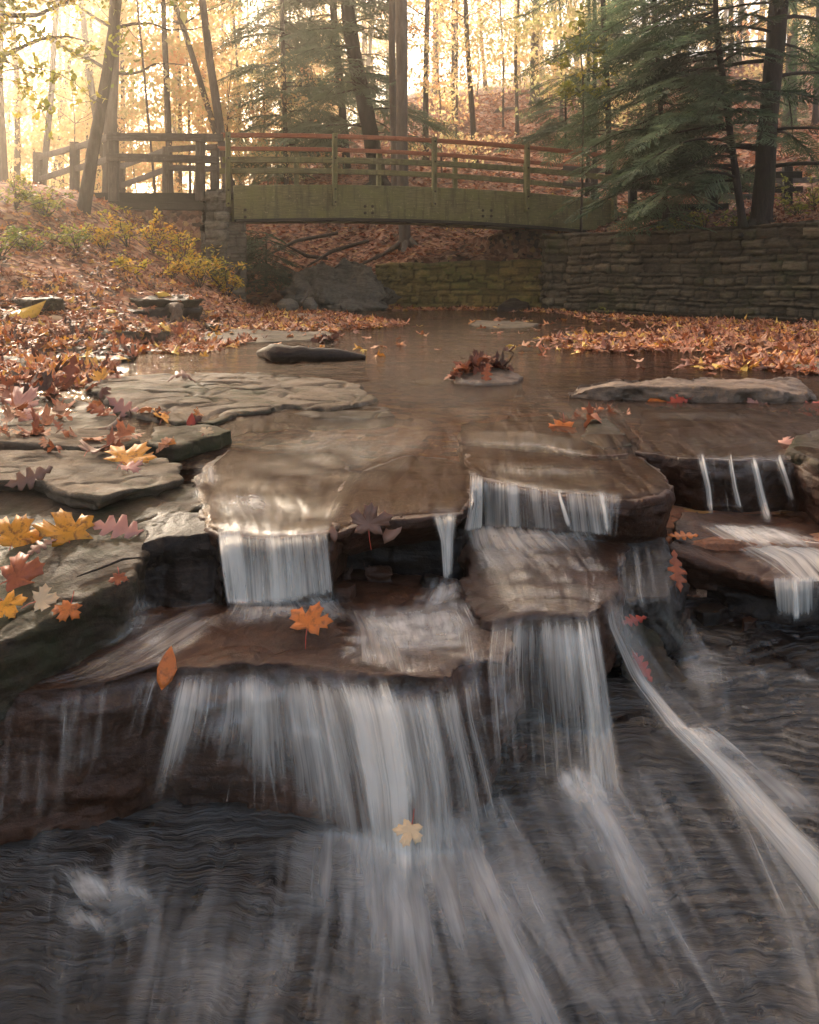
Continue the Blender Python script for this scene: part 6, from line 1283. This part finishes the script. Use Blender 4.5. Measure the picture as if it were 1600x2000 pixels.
LV = [('large golden maple leaf with brown spots lying on the mossy lower left rock', 135, 1050, 110, 'maple', 'gold', .6, -8),
 ('orange yellow maple leaf touching the left edge of the mossy rock', 32, 1058, 104, 'maple', 'gold', .6, 25), ('pinkish brown oak leaf beside the large golden maple leaf', 222, 1040, 84, 'oak', 'pink', .55, 110),
 ('large rust maple leaf below the golden one at the left edge', 34, 1135, 104, 'maple', 'rust', .6, 70), ('yellow maple leaf low at the left edge under the rust one', 14, 1188, 70, 'maple', 'gold', .5, 140),
 ('small cream leaf between the yellow and the rust leaf at lower left', 82, 1178, 62, 'maple', 'pale', .3, 80), ('small spotted orange leaf near the dark edge of the mossy rock', 136, 1192, 58, 'maple', 'orange', .3, 200),
 ('small rust leaf hanging by the twig on the mossy rock', 233, 1132, 36, 'maple', 'rust', .6, 180), ('dark rust leaf curled under the big golden leaf', 78, 1080, 50, 'oak', 'brown', .4, 40),
 ('bright yellow and orange maple leaf lying on the tan slab', 248, 905, 104, 'maple', 'gold', .25, 30), ('faded pink leaf under the bright yellow one on the tan slab', 180, 893, 70, 'maple', 'brown', .1, 60), ('small pinkish leaf peeping in front of the bright yellow leaf', 252, 920, 50, 'maple', 'pink', .2, 150),
 ('dark oak leaf stuck on the shaded lip of the tan slab', 50, 942, 66, 'oak', 'brown', .5, 80), ('orange maple leaf washed by foam below the left curtain', 604, 1226, 84, 'maple', 'orange', .5, 20), ('pale orange leaf caught at the lip of the widest fall', 333, 1315, 50, 'beech', 'orange', .7, 5),
 ('crumpled brown maple leaf hanging from the central lip with its long stem', 720, 1024, 82, 'maple', 'brown', .8, 5), ('round dark yellow leaf beside the hanging brown one', 766, 1040, 40, 'beech', 'brown', .7, 20), ('small brown round leaf stuck at the right end of the left curtain', 652, 1045, 22, 'beech', 'brown', .7, 0),
 ('beige leaf lying on the shale below the widest fall', 802, 1622, 56, 'maple', 'pale', .6, 200), ('tall dark red leaf wedged against the black rock at right', 1322, 1125, 54, 'oak', 'rust', .8, 10), ('small orange leaf in front of the rounded black corner', 1328, 1054, 44, 'oak', 'orange', .3, 80),
 ('bright red leaf floating below the long tan boulder', 1320, 788, 44, 'oak', 'red', .3, 75), ('thin orange leaf floating left of the bright red one', 1288, 787, 40, 'beech', 'orange', .1, 80), ('pink leaf standing up out of the shallow water at right', 1478, 796, 42, 'maple', 'pink', .5, 20),
 ('pinkish leaf lying on the right wet ledge near the edge', 1535, 874, 46, 'maple', 'pink', .4, 60), ('red maple leaf at the right edge of the stream', 1578, 806, 60, 'maple', 'red', .3, 110), ('dark red leaf at the right edge beyond the long boulder', 1588, 737, 40, 'maple', 'red', .5, 10),
 ('cream leaf floating midstream left of the pale pink stone', 834, 752, 46, 'beech', 'pale', .3, 80), ('small golden leaf standing on the back of the large flat slab', 416, 719, 22, 'beech', 'gold', .7, 90), ('dull pink oak leaf hanging over the left end of the large flat slab', 238, 802, 62, 'oak', 'pink', .6, 120),
 ('purple brown leaf lying on the large flat slab', 352, 748, 44, 'oak', 'brown', .2, 80), ('yellow leaf floating before the large flat slab', 316, 822, 62, 'maple', 'gold', .15, 85), ('small dark red leaf standing on the low wet slab', 372, 829, 24, 'beech', 'red', .6, 10),
 ('small pale leaf on the low wet slab by the silky flow', 402, 849, 30, 'maple', 'pale', .4, 30), ('pale pink maple leaf flat on the water at the left edge', 40, 793, 84, 'maple', 'pink', .2, 50), ('faded pink leaf below the other at the left edge', 48, 820, 60, 'maple', 'pink', .3, 100),
 ('rusty oak leaf standing upright in the dark leaf heap at left', 130, 755, 70, 'oak', 'rust', .7, 15), ('orange oak leaf sliding from the leaf heap towards the water', 196, 810, 56, 'oak', 'rust', .5, 140), ('curled yellow leaf among brown ones at the far left', 45, 622, 48, 'beech', 'yellow', .5, 60),
 ('second curled pale leaf beside the curled yellow one at left', 104, 626, 24, 'beech', 'pale', .4, 80), ('small yellow leaf lying on brown ones above the buried ledge', 206, 612, 30, 'beech', 'yellow', .2, 80), ('yellow leaf among brown ones right of the buried ledge', 318, 645, 34, 'maple', 'yellow', .3, 80),
 ('yellow leaf on top of the squarish stone block', 318, 578, 22, 'beech', 'yellow', .5, 100), ('bright yellow leaf standing on the floating raft at right', 1426, 658, 28, 'beech', 'yellow', .6, 60), ('yellow leaf at the front rim of the floating raft', 1328, 679, 24, 'beech', 'yellow', .5, 10),
 ('tan leaf riding the middle of the floating raft', 1300, 670, 40, 'beech', 'pale', .2, 80), ('red brown leaf resting on the pale pink stone', 951, 738, 34, 'oak', 'rust', .7, 5), ('rust leaf standing at the top of the pointed rock clump', 1180, 805, 60, 'maple', 'rust', .5, 20),
 ('orange brown leaf drooping at the left end of the clump on the pointed rock', 1100, 840, 60, 'maple', 'orange', .5, 190), ('long tan leaf in the middle of the clump on the pointed rock', 1140, 818, 60, 'oak', 'orange', .3, 70),
 ('small red leaf pressed on the top of the sloping wedge rock', 1226, 1216, 36, 'oak', 'red', .6, 60), ('long red leaf plastered low on the sloping wedge rock', 1244, 1296, 46, 'oak', 'red', .8, 150)]
for k, a in enumerate(LV): leaf(a[0], a[1], a[2], a[3], a[4], a[5], facing=a[6], spin=a[7], seed=k)

k = 46; a_ = rg.uniform(0, 1, k); c0, c1 = pix(888, 742, .665), pix(1012, 735, .665); PX_ = c0 + (c1 - c0) * a_[:, None] + np.stack([0 * a_, .15 + rg.uniform(-.03, .10, k), 0 * a_], -1); PX_[:, 2] = -.67 + .12 * np.exp(-((a_ - .45) / .33) ** 2) * rg.uniform(.3, 1.05, k)
tag(leafmesh('leaf_pile', [stamp(T_MAPLE, PX_, rots(k, tilt=.9, rg=rg), .12 * rg.uniform(.7, 1.1, k), rg.uniform(0, .5, k), curl=.7, rg=rg)], M['litter']), 'wet heap of brown leaves piled behind the pale pink midstream stone', 'leaf pile')
# clump of leaves, driftwood, sticks
def log(name, label, cat, pts, rad, mat, rough=.35, seg=14, seed=3, n=30):
    pts = fbx(pts); t = np.linspace(0, len(pts) - 1, n); P = np.stack([np.interp(t, range(len(pts)), pts[:, q]) for q in range(3)], -1); r = np.interp(t, range(len(rad)), rad)
    g = Geo(); g.tube(P, r, seg, seed=seed, rough=rough); o = g.build(name, M[mat], smooth=True); return tag(o, label, cat)
log('driftwood', 'ragged black driftwood log lying in the shallow stream left of centre', 'log', [pix(508, 690, .665), pix(545, 690, .63), pix(600, 692, .64), pix(660, 694, .655), pix(713, 698, .68)], [.03, .085, .07, .05, .02], 'dark', .55, 16)
log('stick', 'bare pale stick leaning on stones under the bridge', 'stick', [at(588, 592, 16.0), at(597, 578, 16.1), at(606, 563, 16.2)], [.03, .022, .01], 'barkp', .1, 6)
log('twig', 'thin dark twig lying across the mossy lower left rock', 'twig', [pix_hit(150, 1133)[0] + [0, 0, .01], pix_hit(200, 1116)[0] + [0, 0, .012], pix_hit(240, 1100)[0] + [0, 0, .012], pix_hit(274, 1095)[0] + [0, 0, .01]], [.002, .004, .004, .002], 'barkd', .1, 6)
log('fallen_branch', 'grey fallen branch on the bank at the far left below the trees', 'branch', [at(0, 483, 12.2), at(30, 486, 12.2), at(60, 494, 12.2), at(84, 505, 12.0)], [.05, .06, .04, .02], 'bark', .15, 8)
log('fallen_branch', 'curved fallen branch lying on the leafy hillside', 'branch', [at(950, 238, 40), at(975, 215, 40), at(1010, 212, 40)], [.05, .12, .08], 'bark', .1, 7)
for k, (x0, y0, x1, y1, x2, y2, lb) in enumerate([(520, 500, 580, 470, 660, 455, 'long dark root creeping along the shaded bank under the bridge'), (600, 520, 650, 490, 720, 470, 'curved root hanging on the shaded bank left of the pale trunk'), (560, 480, 600, 500, 640, 505, 'small bent root low on the shaded bank'), (700, 520, 740, 500, 790, 488, 'root running down from the foot of the pale trunk')]):
    Yk = 20.9 + .15 * k; log('root', lb, 'root', [at(x0, y0, Yk), at(x1, y1, Yk + .3), at(x2, y2, Yk + .5)], [.02, .05, .04], 'bark', .15, 7, seed=k)
g = Geo()
tag(leafmesh('fallen_leaves', [stamp(T_MAPLE, np.stack([rg.normal(0, .05, 22) + pix(640, 668, .69)[0], rg.normal(0, .05, 22) + pix(640, 668, .69)[1], -.69 + rg.uniform(0, .07, 22)], -1), rots(22, tilt=.8, rg=rg), .11 * np.ones(22), rg.uniform(0, .5, 22), curl=.6, rg=rg)], M['litter']), kind='stuff')

# unseen tall trees, added so their crowns shade the stream and block the sun
WIDE = []
for k in range(2):
    rg2 = np.random.default_rng(900 + k); c = [(rg2.normal(0, 2.4), rg2.normal(0, 2.4), rg2.uniform(-2.5, 3)) for _ in range(26)]
    V, f, r = cloud(c, 1.0, 4500, .24, 910 + k, flat=.4, lo=.1, hi=.8); o = mk('crown', V, f, M['lyellow'], attrs={'rnd': r}); WIDE.append(o.data); bpy.data.objects.remove(o)
for k, (x, y, h, lx, ly) in enumerate([(-7.5, 3.5, 10, 3.5, 0), (7.5, 3, 10.5, -3, .5), (-5.5, -4, 9.5, 2.5, 2), (6, -5, 9.5, -2.5, 2), (-10, 9.5, 11, 3.5, -1), (-10, 12.5, 9, 3.2, .5), (-12, 17, 11, 3.0, .5), (-7.5, 21.5, 12.5, 1.0, -1), (-6.0, 10, 7.0, 1.2, 1.0), (10.5, 7.5, 11, -4, -1), (0, -9, 10, 0, 4), (-1.5, -5, 12, 0, 1)]):
    root = tag(empty('shade_tree', (x, y, -.7)), 'unseen tall yellow leaved tree, its crown added to shade the stream', 'tree', 'unseen trees added to shade the stream')
    g = Geo(); P = path((0, 0, 0), (lx * .7, ly * .7, h), 12, .2, k + 40); r_ = np.linspace(.2, .08, 12); g.tube(P, r_, 10, rough=.12); limbs(g, P, r_, 9, 3, k, .5, .98); g.build('trunk', M['bark'], root, smooth=True)
    c = bpy.data.objects.new('crown', WIDE[k % 2]); COL.objects.link(c); c.parent = root; c.location = (lx, ly, h + .8); c.rotation_euler = (0, 0, k * 1.3)

# ------------------------------------------------------------------ the misty air
me = bpy.data.meshes.new('haze'); bm = bmesh.new(); bmesh.ops.create_cube(bm, size=1.0); bm.to_mesh(me); bm.free()
hz = bpy.data.objects.new('haze', me); COL.objects.link(hz); hz.scale = (170, 150, 40); hz.location = (0, 68, 13)
t = NT('misty_air'); pv = t.n('ShaderNodeVolumePrincipled', None, Color=(1.0, .90, .76, 1), Density=.0055, Anisotropy=.85)
t.t.links.new(pv.outputs[0], t.out.inputs['Volume']); me.materials.append(t.m)
tag(hz, kind='stuff')
